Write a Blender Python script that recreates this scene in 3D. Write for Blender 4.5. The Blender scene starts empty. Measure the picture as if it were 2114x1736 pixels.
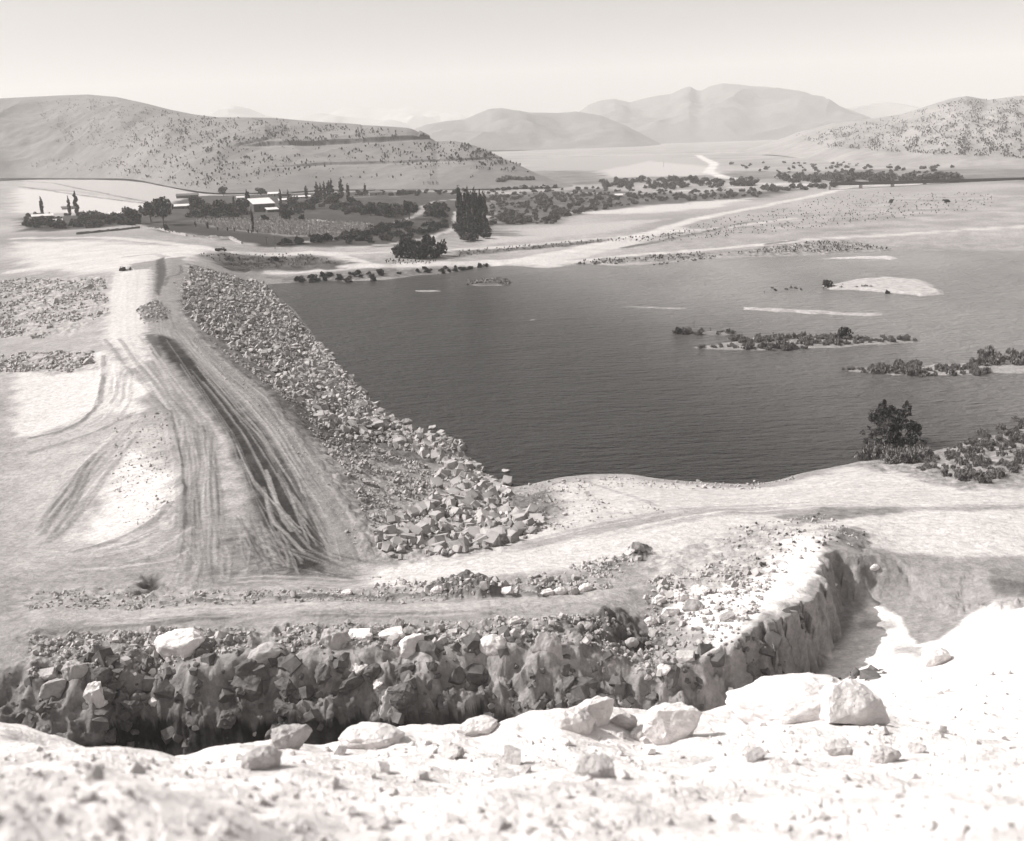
import bpy, bmesh, math, random
import numpy as np
from mathutils import Vector, Matrix, noise as mnoise

RND = random.Random(7)
NR = np.random.RandomState(11)
rad = math.radians
SC = bpy.context.scene
COL = SC.collection

# ------------------------------------------------------------------ camera
IW, IH, FPX = 2114.0, 1736.0, 2117.0
PITCH, ROLL, CAMZ = rad(15.1), rad(2.0), 60.0
cp, sp = math.cos(PITCH), math.sin(PITCH)
cr, sr = math.cos(ROLL), math.sin(ROLL)
Rv = np.array([1.0, 0, 0]); Uv = np.array([0, sp, cp]); Fv = np.array([0, cp, -sp])
Xc = Rv * cr - Uv * sr; Yc = Rv * sr + Uv * cr
cam_d = bpy.data.cameras.new('camera'); cam = bpy.data.objects.new('camera', cam_d); COL.objects.link(cam)
cam.matrix_world = Matrix(((Xc[0], Yc[0], -Fv[0], 0), (Xc[1], Yc[1], -Fv[1], 0), (Xc[2], Yc[2], -Fv[2], CAMZ), (0, 0, 0, 1)))
cam_d.sensor_width = 36.0; cam_d.lens = 36.0 * FPX / IW
cam_d.clip_start = 0.1; cam_d.clip_end = 60000
cam_d.dof.use_dof = True; cam_d.dof.focus_distance = 140.0; cam_d.dof.aperture_fstop = 1.0
SC.camera = cam
SC.render.resolution_x, SC.render.resolution_y = 1024, 841

# ------------------------------------------------------------------ sky, sun, exposure
SUN = Vector((-0.74, 0.17, 0.66)).normalized()          # towards the sun: left of the scene
sun_el = math.asin(SUN.z); sun_az = math.atan2(SUN.x, SUN.y)
W = bpy.data.worlds.new('World'); SC.world = W; W.use_nodes = True
nt = W.node_tree; bg = nt.nodes['Background']
sky = nt.nodes.new('ShaderNodeTexSky'); sky.sky_type = 'NISHITA'; sky.sun_disc = False
sky.sun_elevation = sun_el; sky.sun_rotation = sun_az
sky.air_density = 1.0; sky.dust_density = 10.0; sky.ozone_density = 1.0; sky.altitude = 300
hsv = nt.nodes.new('ShaderNodeHueSaturation'); hsv.inputs['Saturation'].default_value = 0.0
tint = nt.nodes.new('ShaderNodeMix'); tint.data_type = 'RGBA'; tint.blend_type = 'MULTIPLY'; tint.inputs[0].default_value = 1
tint.inputs[7].default_value = (1.0, 0.973, 0.952, 1)
nt.links.new(sky.outputs[0], hsv.inputs['Color']); nt.links.new(hsv.outputs[0], tint.inputs[6])
nt.links.new(tint.outputs[2], bg.inputs['Color']); bg.inputs['Strength'].default_value = 0.07
sl = bpy.data.lights.new('sun', 'SUN'); sl.energy = 3.9; sl.angle = rad(0.53); sl.color = (1.0, 0.972, 0.94)
so = bpy.data.objects.new('sun', sl); COL.objects.link(so); so.rotation_euler = SUN.to_track_quat('Z', 'Y').to_euler()
SC.view_settings.view_transform = 'Standard'; SC.view_settings.look = 'None'
SC.view_settings.exposure = 0.77; SC.view_settings.gamma = 1.0
SC.cycles.max_bounces = 5; SC.cycles.volume_bounces = 1; SC.cycles.use_denoising = True
SC.cycles.caustics_reflective = False; SC.cycles.caustics_refractive = False

# ------------------------------------------------------------------ helpers
def ray(px, py):
    u = (np.asarray(px, float) - IW / 2) / FPX; v = -(np.asarray(py, float) - IH / 2) / FPX
    return u[..., None] * Xc + v[..., None] * Yc + Fv
def azel(px, py):
    d = ray(px, py); h = np.hypot(d[..., 0], d[..., 1])
    return np.arctan2(d[..., 0], d[..., 1]), d[..., 2] / h
def at_z(px, py, z):
    az, te = azel(px, py); d = (z - CAMZ) / te
    return az, d
def hashg(ix, iy, seed):
    h = (ix.astype(np.int64) * 374761393 + iy.astype(np.int64) * 668265263 + seed * 974634777) & 0xffffffff
    h = ((h ^ (h >> 13)) * 1274126177) & 0xffffffff
    return ((h ^ (h >> 16)) & 0xffff) / 65536.0
def vnoise(x, y, seed=0):                                  # gradient noise about -1..1
    ix = np.floor(x); iy = np.floor(y); fx = x - ix; fy = y - iy
    ux = fx * fx * (3 - 2 * fx); uy = fy * fy * (3 - 2 * fy)
    def g(a, b, da, db):
        t = hashg(a, b, seed) * 6.2831853
        return np.cos(t) * da + np.sin(t) * db
    n00 = g(ix, iy, fx, fy); n10 = g(ix + 1, iy, fx - 1, fy)
    n01 = g(ix, iy + 1, fx, fy - 1); n11 = g(ix + 1, iy + 1, fx - 1, fy - 1)
    return ((n00 * (1 - ux) + n10 * ux) * (1 - uy) + (n01 * (1 - ux) + n11 * ux) * uy) * 1.5
def fbm(x, y, seed=0, oct=4, gain=0.5):
    s = 0; a = 1.0; f = 1.0
    for k in range(oct):
        s = s + a * vnoise(x * f, y * f, seed + k); a *= gain; f *= 2.03
    return s
def sstep(x, a, b):
    t = np.clip((x - a) / (b - a), 0, 1); return t * t * (3 - 2 * t)
class RBF:                                                  # interpolates in (azimuth, ln distance)
    def __init__(s, az, d, z):
        s.P = np.stack([az * 2.0, np.log(d)], 1); n = len(az)
        A = s.k(np.linalg.norm(s.P[:, None] - s.P[None], axis=2)); A[np.diag_indices(n)] -= 2e-4
        M = np.block([[A, np.ones((n, 1))], [np.ones((1, n)), np.zeros((1, 1))]])
        s.w = np.linalg.solve(M, np.append(z, 0.0))
    def k(s, r): return np.sqrt(r * r + 0.0004)
    def __call__(s, az, d):
        a = (np.clip(az, -0.8, 0.8) * 2.0).ravel(); l = np.log(d).ravel(); out = np.full(a.shape, s.w[-1])
        for i, (pa, pl) in enumerate(s.P):
            out += s.w[i] * np.sqrt((a - pa) ** 2 + (l - pl) ** 2 + 0.0004)
        return out.reshape(np.shape(az))
def mesh_from(name, V, F, smooth=False):
    V = np.asarray(V, np.float32); F = np.asarray(F, np.int32); k = F.shape[1]
    me = bpy.data.meshes.new(name)
    me.vertices.add(len(V)); me.vertices.foreach_set('co', V.ravel())
    me.loops.add(F.size); me.loops.foreach_set('vertex_index', F.ravel())
    me.polygons.add(len(F)); me.polygons.foreach_set('loop_start', np.arange(0, F.size, k, dtype=np.int32))
    me.polygons.foreach_set('loop_total', np.full(len(F), k, np.int32))
    me.polygons.foreach_set('use_smooth', np.full(len(F), bool(smooth)))
    me.update(calc_edges=True); me.validate()
    return me
def tag(o, label=None, cat=None, group=None, kind=None):
    if label: o['label'] = label
    if cat: o['category'] = cat
    if group: o['group'] = group
    if kind: o['kind'] = kind
    return o
def link(name, me, m, parent=None, loc=(0, 0, 0), rot=(0, 0, 0), scale=(1, 1, 1)):
    o = bpy.data.objects.new(name, me); COL.objects.link(o)
    if m and me and not me.materials: me.materials.append(m)
    o.location = loc; o.rotation_euler = rot; o.scale = scale
    if parent: o.parent = parent
    return o
def empty(name, loc, rz=0, s=1):
    o = bpy.data.objects.new(name, None); COL.objects.link(o); o.location = loc; o.rotation_euler = (0, 0, rz)
    o.scale = (s, s, s); o.empty_display_size = 0.2
    return o

# ------------------------------------------------------------------ materials
def grey(v, t=1.0): return (v, v * (1 - 0.046 * t), v * (1 - 0.058 * t), 1)
def mat(name, v, rough=0.9, nscale=1.0, namp=0.3, bump=0.0, bscale=3.0, bdist=0.1, tone=None, detail=6, spec=0.15, coord='Object', vor=0.0, vscale=1.0):
    m = bpy.data.materials.new(name); m.use_nodes = True; n = m.node_tree; L = n.links.new
    b = n.nodes['Principled BSDF']; b.inputs['Roughness'].default_value = rough
    b.inputs['Specular IOR Level'].default_value = spec
    tc = n.nodes.new('ShaderNodeTexCoord')
    nz = n.nodes.new('ShaderNodeTexNoise'); nz.inputs['Scale'].default_value = nscale; nz.inputs['Detail'].default_value = detail
    nz.inputs['Roughness'].default_value = 0.7
    L(tc.outputs[coord], nz.inputs['Vector'])
    mr = n.nodes.new('ShaderNodeMapRange'); mr.inputs[1].default_value = 0.25; mr.inputs[2].default_value = 0.75
    mr.inputs[3].default_value = 1 - namp; mr.inputs[4].default_value = 1 + namp
    L(nz.outputs['Fac'], mr.inputs[0]); f = mr.outputs[0]
    if vor:
        vo = n.nodes.new('ShaderNodeTexVoronoi'); vo.inputs['Scale'].default_value = vscale; L(tc.outputs[coord], vo.inputs['Vector'])
        sx = n.nodes.new('ShaderNodeSeparateColor'); L(vo.outputs['Color'], sx.inputs[0])
        m2 = n.nodes.new('ShaderNodeMapRange'); m2.inputs[3].default_value = 1 - vor; m2.inputs[4].default_value = 1 + vor; L(sx.outputs[0], m2.inputs[0])
        mm = n.nodes.new('ShaderNodeMath'); mm.operation = 'MULTIPLY'; L(f, mm.inputs[0]); L(m2.outputs[0], mm.inputs[1]); f = mm.outputs[0]
    if tone:
        at = n.nodes.new('ShaderNodeAttribute'); at.attribute_name = tone
        mm = n.nodes.new('ShaderNodeMath'); mm.operation = 'MULTIPLY'; L(f, mm.inputs[0]); L(at.outputs['Fac'], mm.inputs[1]); f = mm.outputs[0]
    else:
        mm = n.nodes.new('ShaderNodeMath'); mm.operation = 'MULTIPLY'; L(f, mm.inputs[0]); mm.inputs[1].default_value = v; f = mm.outputs[0]
    cc = n.nodes.new('ShaderNodeCombineColor')
    for i, k in enumerate((1.0, 0.952, 0.940)):
        q = n.nodes.new('ShaderNodeMath'); q.operation = 'MULTIPLY'; q.inputs[1].default_value = k; L(f, q.inputs[0]); L(q.outputs[0], cc.inputs[i])
    L(cc.outputs[0], b.inputs['Base Color'])
    if bump:
        bn = n.nodes.new('ShaderNodeTexNoise'); bn.inputs['Scale'].default_value = bscale; bn.inputs['Detail'].default_value = 8; bn.inputs['Roughness'].default_value = 0.65
        L(tc.outputs[coord], bn.inputs['Vector'])
        bp = n.nodes.new('ShaderNodeBump'); bp.inputs['Strength'].default_value = bump; bp.inputs['Distance'].default_value = bdist
        L(bn.outputs['Fac'], bp.inputs['Height']); L(bp.outputs[0], b.inputs['Normal'])
    return m
M_ground = mat('ground_earth', 1, 0.95, 0.8, 0.34, 1.0, 2.0, 0.2, tone='tone', detail=12, spec=0.03, vor=.10, vscale=2.6)
M_hill = mat('hill_earth', 1, 0.95, 0.05, 0.22, 0.8, 0.12, 1.2, tone='tone', detail=9, spec=0.05)
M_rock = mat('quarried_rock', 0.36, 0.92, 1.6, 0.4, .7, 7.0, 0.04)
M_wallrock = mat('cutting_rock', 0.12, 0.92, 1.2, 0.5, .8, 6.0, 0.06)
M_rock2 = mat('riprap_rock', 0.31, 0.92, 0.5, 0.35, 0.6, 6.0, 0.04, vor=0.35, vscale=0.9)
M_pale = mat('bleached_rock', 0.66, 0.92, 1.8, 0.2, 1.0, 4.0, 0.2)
M_leaf = mat('dark_foliage', 0.034, 0.8, 4, 0.7, vor=0.6, vscale=14)
M_leaf2 = mat('mid_foliage', 0.06, 0.8, 4, 0.6, vor=0.6, vscale=14)
M_leaf3 = mat('dusty_foliage', 0.17, 0.8, 4, 0.5, vor=0.6, vscale=12)
M_fscrub = mat('far_scrub_foliage', 0.13, 0.85, 0.5, 0.4)
M_valley = mat('valley_foliage', 0.11, 0.8, 0.3, 0.45, vor=.3, vscale=.9)
M_scrub = mat('scrub_foliage', 0.05, 0.85, 0.5, 0.4)
M_bark = mat('bark', 0.10, 0.9, 3, 0.3)
M_corn = mat('dry_corn', 0.34, 0.85, 0.4, 0.35, vor=0.3, vscale=2)
M_wood = mat('weathered_wood', 0.13, 0.85, 4, 0.3)
M_wall = mat('adobe_wall', 0.30, 0.9, 1, 0.2)
M_dwall = mat('dark_board', 0.07, 0.85, 1, 0.3)
M_roof = mat('pale_roof_sheet', 0.62, 0.6, 0.6, 0.12)
M_droof = mat('dark_roof', 0.12, 0.8, 0.8, 0.2)
M_hole = mat('dark_opening', 0.02, 0.8)
M_steel = mat('dark_steel', 0.05, 0.55, 2, 0.2, spec=0.4)
M_paint = mat('white_paint', 0.75, 0.5, 2, 0.05, spec=0.4)
M_tyre = mat('tyre_rubber', 0.03, 0.85)
M_conc = mat('concrete', 0.33, 0.85, 1, 0.15)

# ------------------------------------------------------------------ terrain grids
class Grid:
    def __init__(s, az, D, Z): s.az, s.D, s.Z = az, D, Z          # D, Z are [azimuth, ring]
    def col(s, az): return np.interp(az, s.az, np.arange(len(s.az)))
    def hit(s, px, py, margin=0.0):
        az, te = azel(np.atleast_1d(px), np.atleast_1d(py)); out = []
        for a, t in zip(az, te):
            c = float(s.col(a)); i = min(int(c), len(s.az) - 2); f = c - i
            D = s.D[i] * (1 - f) + s.D[i + 1] * f; Z = s.Z[i] * (1 - f) + s.Z[i + 1] * f
            T = (Z - CAMZ) / D; k = np.argmax(T >= t)
            if T[k] < t: out.append(None); continue
            if k == 0: d, z = D[0], Z[0]
            else:
                q = (t - T[k - 1]) / (T[k] - T[k - 1] + 1e-12); d = D[k - 1] + q * (D[k] - D[k - 1]); z = Z[k - 1] + q * (Z[k] - Z[k - 1])
            out.append((d * math.sin(a), d * math.cos(a), z))
        return out
    def one(s, px, py):
        h = s.hit(px, py)[0]
        if h is None: h = (0, 3000, 30)
        return Vector(h)
    def height(s, x, y):
        a = np.arctan2(x, y); d = np.hypot(x, y); c = s.col(a); i = np.clip(c.astype(int), 0, len(s.az) - 2); f = c - i
        j = np.interp(d, s.D[0], np.arange(s.D.shape[1])); k = np.clip(j.astype(int), 0, s.D.shape[1] - 2); g = j - k
        Z = s.Z
        return (Z[i, k] * (1 - f) + Z[i + 1, k] * f) * (1 - g) + (Z[i, k + 1] * (1 - f) + Z[i + 1, k + 1] * f) * g
    def mesh(s, name, m, tone, closed=False):
        na, nr = s.D.shape
        X = s.D * np.sin(s.az)[:, None]; Y = s.D * np.cos(s.az)[:, None]
        V = np.stack([X, Y, s.Z], 2).reshape(-1, 3)
        i = np.arange(na - 1)[:, None] * nr + np.arange(nr - 1)[None]
        F = np.stack([i, i + 1, i + nr + 1, i + nr], 2).reshape(-1, 4)[:, ::-1]
        me = mesh_from(name, V, F, True)
        at = me.attributes.new('tone', 'FLOAT', 'POINT'); at.data.foreach_set('value', tone.astype(np.float32).ravel())
        return link(name, me, m)

az = np.concatenate([np.linspace(-math.pi, -0.56, 50)[:-1], np.linspace(-0.56, 0.56, 1130), np.linspace(0.56, math.pi, 50)[1:]])
dd = np.concatenate([np.geomspace(2.0, 50, 240)[:-1], np.arange(50, 100, 0.14), np.arange(100, 260, 0.4), np.arange(260, 600, 0.9), np.geomspace(600, 14000, 260)])
AZ, DD = np.meshgrid(az, dd, indexing='ij'); GX = DD * np.sin(AZ); GY = DD * np.cos(AZ)

crest = [(390, 540), (372, 600), (375, 640), (420, 700), (480, 755), (560, 815), (612, 890), (660, 960), (700, 1020), (740, 1080), (757, 1125), (750, 1155)]
wline = [(545, 588), (583, 622), (625, 665), (655, 705), (685, 752), (722, 790), (765, 832), (805, 868), (860, 897), (905, 905), (948, 918), (968, 952), (1010, 985), (1048, 1003)]
far_shore = [(560, 586), (620, 582), (700, 580), (800, 577), (870, 568), (930, 563), (1000, 551), (1070, 549), (1140, 553), (1200, 545), (1260, 548), (1330, 546), (1400, 541), (1500, 533), (1600, 530), (1700, 526), (1780, 520), (1900, 519), (2050, 517), (2300, 510)]
near_shore = [(1075, 1003), (1110, 996), (1160, 985), (1220, 979), (1300, 979), (1360, 988), (1420, 993), (1500, 998), (1560, 998), (1610, 990), (1650, 978), (1700, 968), (1750, 958), (1800, 948), (1870, 945), (1940, 928), (2030, 905), (2200, 860), (2500, 800)]
cps = []
def add(lst, z): cps.extend([(x, y, z) for x, y in lst])
add(crest, 12); add(wline, 0.0); add(far_shore, 0.0); add(near_shore, 0.0)
# underwater
add([(640, 600), (800, 600), (1000, 575), (1200, 570), (1400, 565), (1600, 555), (1800, 545), (2000, 550), (750, 700), (850, 800), (960, 880), (1060, 950), (1200, 950), (1400, 965), (1560, 970), (1700, 930), (1850, 890), (2000, 850), (2150, 800), (1100, 800), (1400, 850), (1700, 800), (1000, 700), (1300, 700), (1600, 700), (1900, 700), (2200, 700), (1200, 620), (1500, 610), (1800, 620), (2100, 600)], -2.5)
# crest and downstream side
cps += [(330, 560, 12), (300, 640, 12), (250, 700, 12), (330, 760, 12), (420, 850, 12), (500, 950, 12), (560, 1050, 12), (600, 1130, 12), (400, 1000, 12), (430, 1130, 12), (700, 1130, 12),
        (340, 850, 11.8), (362, 1010, 11.8), (300, 950, 10.6), (200, 900, 9.5), (100, 900, 8.5), (230, 780, 10.2), (130, 800, 8.6), (-40, 820, 8), (60, 720, 8), (190, 690, 10.5), (60, 600, 7.5), (200, 570, 11.0), (-100, 600, 6), (-60, 700, 6),
        (100, 1000, 9), (250, 1050, 10.2), (60, 1080, 9.2), (-50, 1050, 8.5), (180, 1130, 11), (70, 1180, 12.5), (330, 1160, 12.2), (250, 540, 11.7), (60, 530, 11), (-100, 530, 10), (150, 515, 12), (340, 520, 12),
        (-100, 1180, 12.5), (480, 1190, 12.6), (750, 1190, 12.5), (1000, 1150, 12.2)]
# rock field between crest and near shore
cps += [(850, 1150, 11.5), (950, 1130, 10.5), (1050, 1110, 9.6), (1130, 1090, 9), (850, 1000, 6), (900, 1060, 7), (780, 1050, 9.5), (1000, 1040, 4), (1080, 1040, 3.4), (1130, 1030, 3.5), (700, 920, 6), (600, 760, 6), (500, 640, 6), (470, 575, 6), (1050, 1060, 6), (1200, 1040, 5.5)]
# left bank road and terraces
cps += [(1250, 1075, 9.6), (1400, 1055, 9), (1500, 1048, 8.6), (1700, 1042, 8), (1900, 1042, 8), (2100, 1040, 8), (1350, 1020, 4.5), (1550, 1025, 5), (1750, 1000, 4), (1950, 990, 4.4), (2100, 960, 4),
        (700, 1215, 13.8), (300, 1215, 14), (100, 1230, 14.2), (500, 1232, 15.2), (900, 1222, 15), (1100, 1195, 14.4), (1200, 1150, 12.6), (1350, 1130, 12.6), (1500, 1095, 11.6), (1650, 1080, 11), (1800, 1085, 10.8), (2000, 1090, 11),
        (100, 1268, 17), (400, 1262, 17), (700, 1255, 17), (1000, 1248, 16.8), (1200, 1235, 16.2), (1350, 1215, 15.6), (1500, 1190, 15), (1600, 1160, 14.6), (1680, 1110, 13.4), (1500, 1260, 16.6), (1600, 1230, 16.2),
        (100, 1320, 17.3), (300, 1305, 17.6), (600, 1300, 17.6), (900, 1295, 17.6), (1100, 1285, 17.4), (1250, 1262, 17), (1300, 1340, 15.2), (1380, 1340, 15), (-200, 1300, 17), (-200, 1400, 17),
        (1780, 1110, 12), (1850, 1130, 11.6), (2000, 1150, 11.8), (2150, 1150, 12)]
# across the valley
cps += [(60, 490, 12), (300, 492, 12), (450, 516, 11.4), (640, 521, 6.4), (720, 530, 4.4), (760, 548, 3.2), (900, 547, 2.4), (1000, 535, 2.2), (1100, 535, 1.8), (620, 545, 3.2), (500, 545, 6), (700, 560, 2.0), (560, 570, 1.8),
        (290, 470, 12), (158, 484, 12), (500, 508, 10.6), (430, 495, 10.8), (560, 480, 9.4), (700, 495, 7.4), (850, 500, 5.4), (960, 500, 4), (940, 480, 5), (800, 470, 7.5), (560, 430, 11.6), (700, 430, 10.5), (860, 430, 8.5), (1000, 425, 7), (100, 445, 14), (300, 440, 13.4),
        (60, 400, 19), (200, 400, 18), (380, 410, 15), (50, 366, 23), (273, 366, 22), (434, 396, 14.5), (700, 388, 12.5), (1000, 386, 10.5), (1200, 383, 9), (-200, 430, 15), (-200, 360, 26),
        (1000, 500, 3.5), (1200, 480, 3.5), (1400, 450, 4), (1200, 440, 5), (1300, 410, 6), (1500, 480, 3), (1600, 430, 5), (1745, 392, 6.5), (1900, 400, 7), (2100, 400, 8), (1300, 515, 2.2), (1500, 505, 2), (1800, 480, 3), (2100, 470, 4), (1700, 500, 2),
        (1400, 385, 8), (1450, 345, 15), (1450, 312, 23), (1250, 307, 30), (1250, 340, 14), (1700, 350, 14), (1700, 330, 18), (2000, 350, 15), (2200, 350, 15), (1600, 312, 24)]
cps = np.array(cps, float)
a_, d_ = at_z(cps[:, 0], cps[:, 1], cps[:, 2])
far = [(a, d, z) for a in np.linspace(-0.8, 0.8, 9) for d, z in ((5000, 32), (9000, 34), (14000, 34))] + [(a, 3000, 28) for a in np.linspace(-.8, -.1, 5)]
far = np.array(far)
# keep the far sheet low under what we see
aa = np.concatenate([a_, far[:, 0]]); da = np.concatenate([d_, far[:, 1]]); za = np.concatenate([cps[:, 2], far[:, 2]])
near_out = [(a, d, 17.5) for a in np.linspace(-.8, .3, 8) for d in (20, 45, 62)] + [(.5, 20, 14), (.5, 50, 13), (.8, 40, 13)]
near_out = np.array(near_out)
za = np.concatenate([za, near_out[:, 2]]); aa = np.concatenate([aa, near_out[:, 0]]); da = np.concatenate([da, near_out[:, 1]])
Zout = RBF(aa, da, za)(AZ, DD)
# the cutting and the hillside below the camera
inn = []
for x in (-200, 100, 400, 700, 1000, 1300, 1530, 1800, 2100, 2350):
    for y, d in ((1990, 3.0), (1736, 6.0), (1640, 9.5), (1590, 15), (1550, 22)):
        a, te = azel(np.array([x]), np.array([y])); inn.append((a[0], d, CAMZ + te[0] * d))
for x, y, d in ((-200, 1500, 27), (80, 1528, 27), (220, 1556, 25), (370, 1582, 22), (500, 1560, 26), (620, 1556, 27), (760, 1535, 28), (900, 1526, 29), (1000, 1515, 30), (1090, 1518, 30), (1160, 1500, 31), (1250, 1505, 31), (1340, 1512, 31), (1450, 1500, 32), (1530, 1470, 36)):
    a, te = azel(np.array([x]), np.array([y])); inn.append((a[0], d, CAMZ + te[0] * d)); 
    if x < 1500:
        inn.append((a[0], 42, 22)); inn.append((a[0], 52, 9)); inn.append((a[0], 64, 6.5)); inn.append((a[0], 84, 6.5))
for x, y, z in ((1600, 1425, 13), (1560, 1460, 15), (1700, 1400, 10), (1740, 1330, 9.4), (1780, 1250, 9), (1850, 1330, 10.4), (1850, 1250, 9.6), (1900, 1390, 14), (1700, 1440, 14.5), (1900, 1450, 18.5), (1900, 1500, 24), (1700, 1500, 24), (1950, 1250, 10.4), (1900, 1190, 10.6), (2000, 1300, 12), (2060, 1250, 12), (2060, 1350, 16), (2060, 1450, 21), (2250, 1300, 15), (2250, 1450, 23),
                (1850, 1130, 11.6), (2000, 1150, 11.8), (2150, 1150, 12), (1780, 1195, 10), (1990, 1240, 10.8), (1800, 1085, 10.8), (2000, 1090, 11), (1640, 1430, 12)):
    a, d = at_z(np.array([x]), np.array([y]), z); inn.append((a[0], d[0], z))
inn = np.array(inn); sel = DD < 170
Zin = RBF(inn[:, 0], inn[:, 1], inn[:, 2])
NSEL = int(np.searchsorted(dd, 170)); Zi = Zout.copy(); Zi[:, :NSEL] = Zin(AZ[:, :NSEL], DD[:, :NSEL])
rim = [(-500, 1460, 16), (-200, 1430, 16), (60, 1405, 16.5), (150, 1388, 17), (230, 1362, 17), (310, 1350, 17.4), (440, 1348, 17.5), (600, 1338, 17.5), (720, 1340, 17.5), (860, 1336, 17.5), (1000, 1325, 17.4), (1120, 1322, 17.2), (1230, 1365, 16), (1330, 1420, 13.8), (1430, 1398, 14), (1480, 1372, 15), (1530, 1320, 16.4), (1600, 1288, 16.4), (1650, 1250, 16), (1688, 1190, 15.4), (1703, 1130, 14.2), (1765, 1155, 12.2), (1830, 1140, 11.8), (2100, 1160, 12), (2800, 1160, 12)]
rimw = [(d * math.sin(a), d * math.cos(a)) for a, d in [tuple(float(q[0]) for q in at_z(np.array([x]), np.array([y]), z)) for x, y, z in rim]]
def seg_dist(X, Y, pts):
    best = np.full(X.shape, 1e9); side = np.zeros(X.shape); tt = np.zeros(X.shape); acc = 0
    for (x0, y0), (x1, y1) in zip(pts[:-1], pts[1:]):
        dx, dy = x1 - x0, y1 - y0; L = math.hypot(dx, dy) + 1e-9
        t = np.clip(((X - x0) * dx + (Y - y0) * dy) / L ** 2, 0, 1)
        ex = X - x0 - t * dx; ey = Y - y0 - t * dy; q = ex * ex + ey * ey
        m = q < best; best = np.where(m, q, best)
        side = np.where(m, np.sign(dx * (Y - y0) - dy * (X - x0)), side); tt = np.where(m, acc + t * L, tt); acc += L
    return np.sqrt(best), side, tt
X1, Y1 = GX[:, :NSEL], GY[:, :NSEL]
sd, side, tt = seg_dist(X1, Y1, rimw); sd = sd * -side                # positive on the cut side (towards the camera)
blk = np.floor(tt / 1.7 + 0.7 * vnoise(X1 / 3, Y1 / 3, 5)); jog = hashg(blk, blk * 0, 3) - 0.5
sdn = sd + np.where(X1 < 18, 2.4, 0.7) * vnoise(X1 / 7, Y1 / 7, 21) + 0.7 * vnoise(X1 / 2.4, Y1 / 2.4, 23) + 0.45 * vnoise(X1 / 1.1, Y1 / 1.1, 22) + np.where(X1 < 18, .25, .9) * jog
tc_ = np.array([seg_dist(np.array([x]), np.array([y]), rimw)[2][0] for x, y in rimw])
wid = np.interp(tt, tc_, [7, 7, 7, 7, 7, 6.5, 6.5, 6.5, 6, 6, 6.5, 6.5, 6, 3.2, 2.6, 2.4, 2.2, 2.0, 2.0, 2.0, 2.5, 5, 12, 16, 16])
wid = wid * np.where(X1 < 14, 1.35, 1); u = np.clip(sdn / wid, 0, 1); lf = 1 - sstep(X1, 12, 20); u = u * (1 - lf) + lf * (0.36 * np.clip(u / .5, 0, 1) + .64 * sstep(u, .5, .92)); steps = np.floor(u * 4) / 4 + sstep(u * 4 % 1, 0.35, 1.0) / 4
s_ = np.where(sd > -8, lf * (.75 * u + .25 * steps) + (1 - lf) * (0.45 * u * u * (3 - 2 * u) + 0.55 * steps), 0); s_[sd <= -8] = 0
Z = Zout.copy(); Z[:, :NSEL] = Zout[:, :NSEL] * (1 - s_) + Zi[:, :NSEL] * s_
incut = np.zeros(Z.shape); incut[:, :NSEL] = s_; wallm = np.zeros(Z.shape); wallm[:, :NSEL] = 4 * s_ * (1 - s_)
# relief noise, each octave only where the mesh can carry it
land = sstep(Zout, 0.1, 3.0)
rough = np.ones(Z.shape)
Z += land * np.clip(DD / 400, 0, 1) * 0.5 * vnoise(GX / 60, GY / 60, 31) * sstep(DD, 60, 200)
Z += land * 0.22 * vnoise(GX / 14, GY / 14, 32) + land * 0.10 * vnoise(GX / 4.5, GY / 4.5, 33)
nn = int(np.searchsorted(dd, 280)); g = (slice(None), slice(0, nn))
Z[g] += 0.05 * land[g] * vnoise(GX[g] / 1.5, GY[g] / 1.5, 34) + 0.03 * vnoise(GX[g] / 0.6, GY[g] / 0.6, 35) * land[g]
nn = int(np.searchsorted(dd, 110)); g = (slice(None), slice(0, nn))
ridg = (1 - np.abs(vnoise(GX[g] / 2.4, GY[g] / 2.4, 41))) ** 3
Z[g] += (incut[g] * (DD[g] < 75) * (0.06 * np.floor(3 * vnoise(GX[g] / 1.3, GY[g] / 1.3, 46)) / 3 + 0.25 * vnoise(GX[g] / 2.2, GY[g] / 2.2, 36) + 0.12 * vnoise(GX[g] / 0.9, GY[g] / 0.9, 37))) + wallm[g] * (0.75 * ridg + 0.7 * vnoise(GX[g] / 1.3, GY[g] / 1.3, 38) + 0.35 * vnoise(GX[g] / .55, GY[g] / .55, 39) + .8 * np.floor(3 * vnoise(GX[g] / 2.1 + .3 * vnoise(GX[g], GY[g], 8), GY[g] / 1.7, 43)) / 3)
nn = int(np.searchsorted(dd, 50)); g = (slice(None), slice(0, nn))
Z[g] += 0.028 * vnoise(GX[g] / 0.35, GY[g] / 0.35, 39) + .008 * np.floor(2 * vnoise(GX[g] / .5, GY[g] / .5, 47))
GR = Grid(az, DD, Z)
def P(px, py): return GR.one(px, py)
def Pw(pts): return [tuple(P(x, y)[:2]) for x, y in pts]

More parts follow.
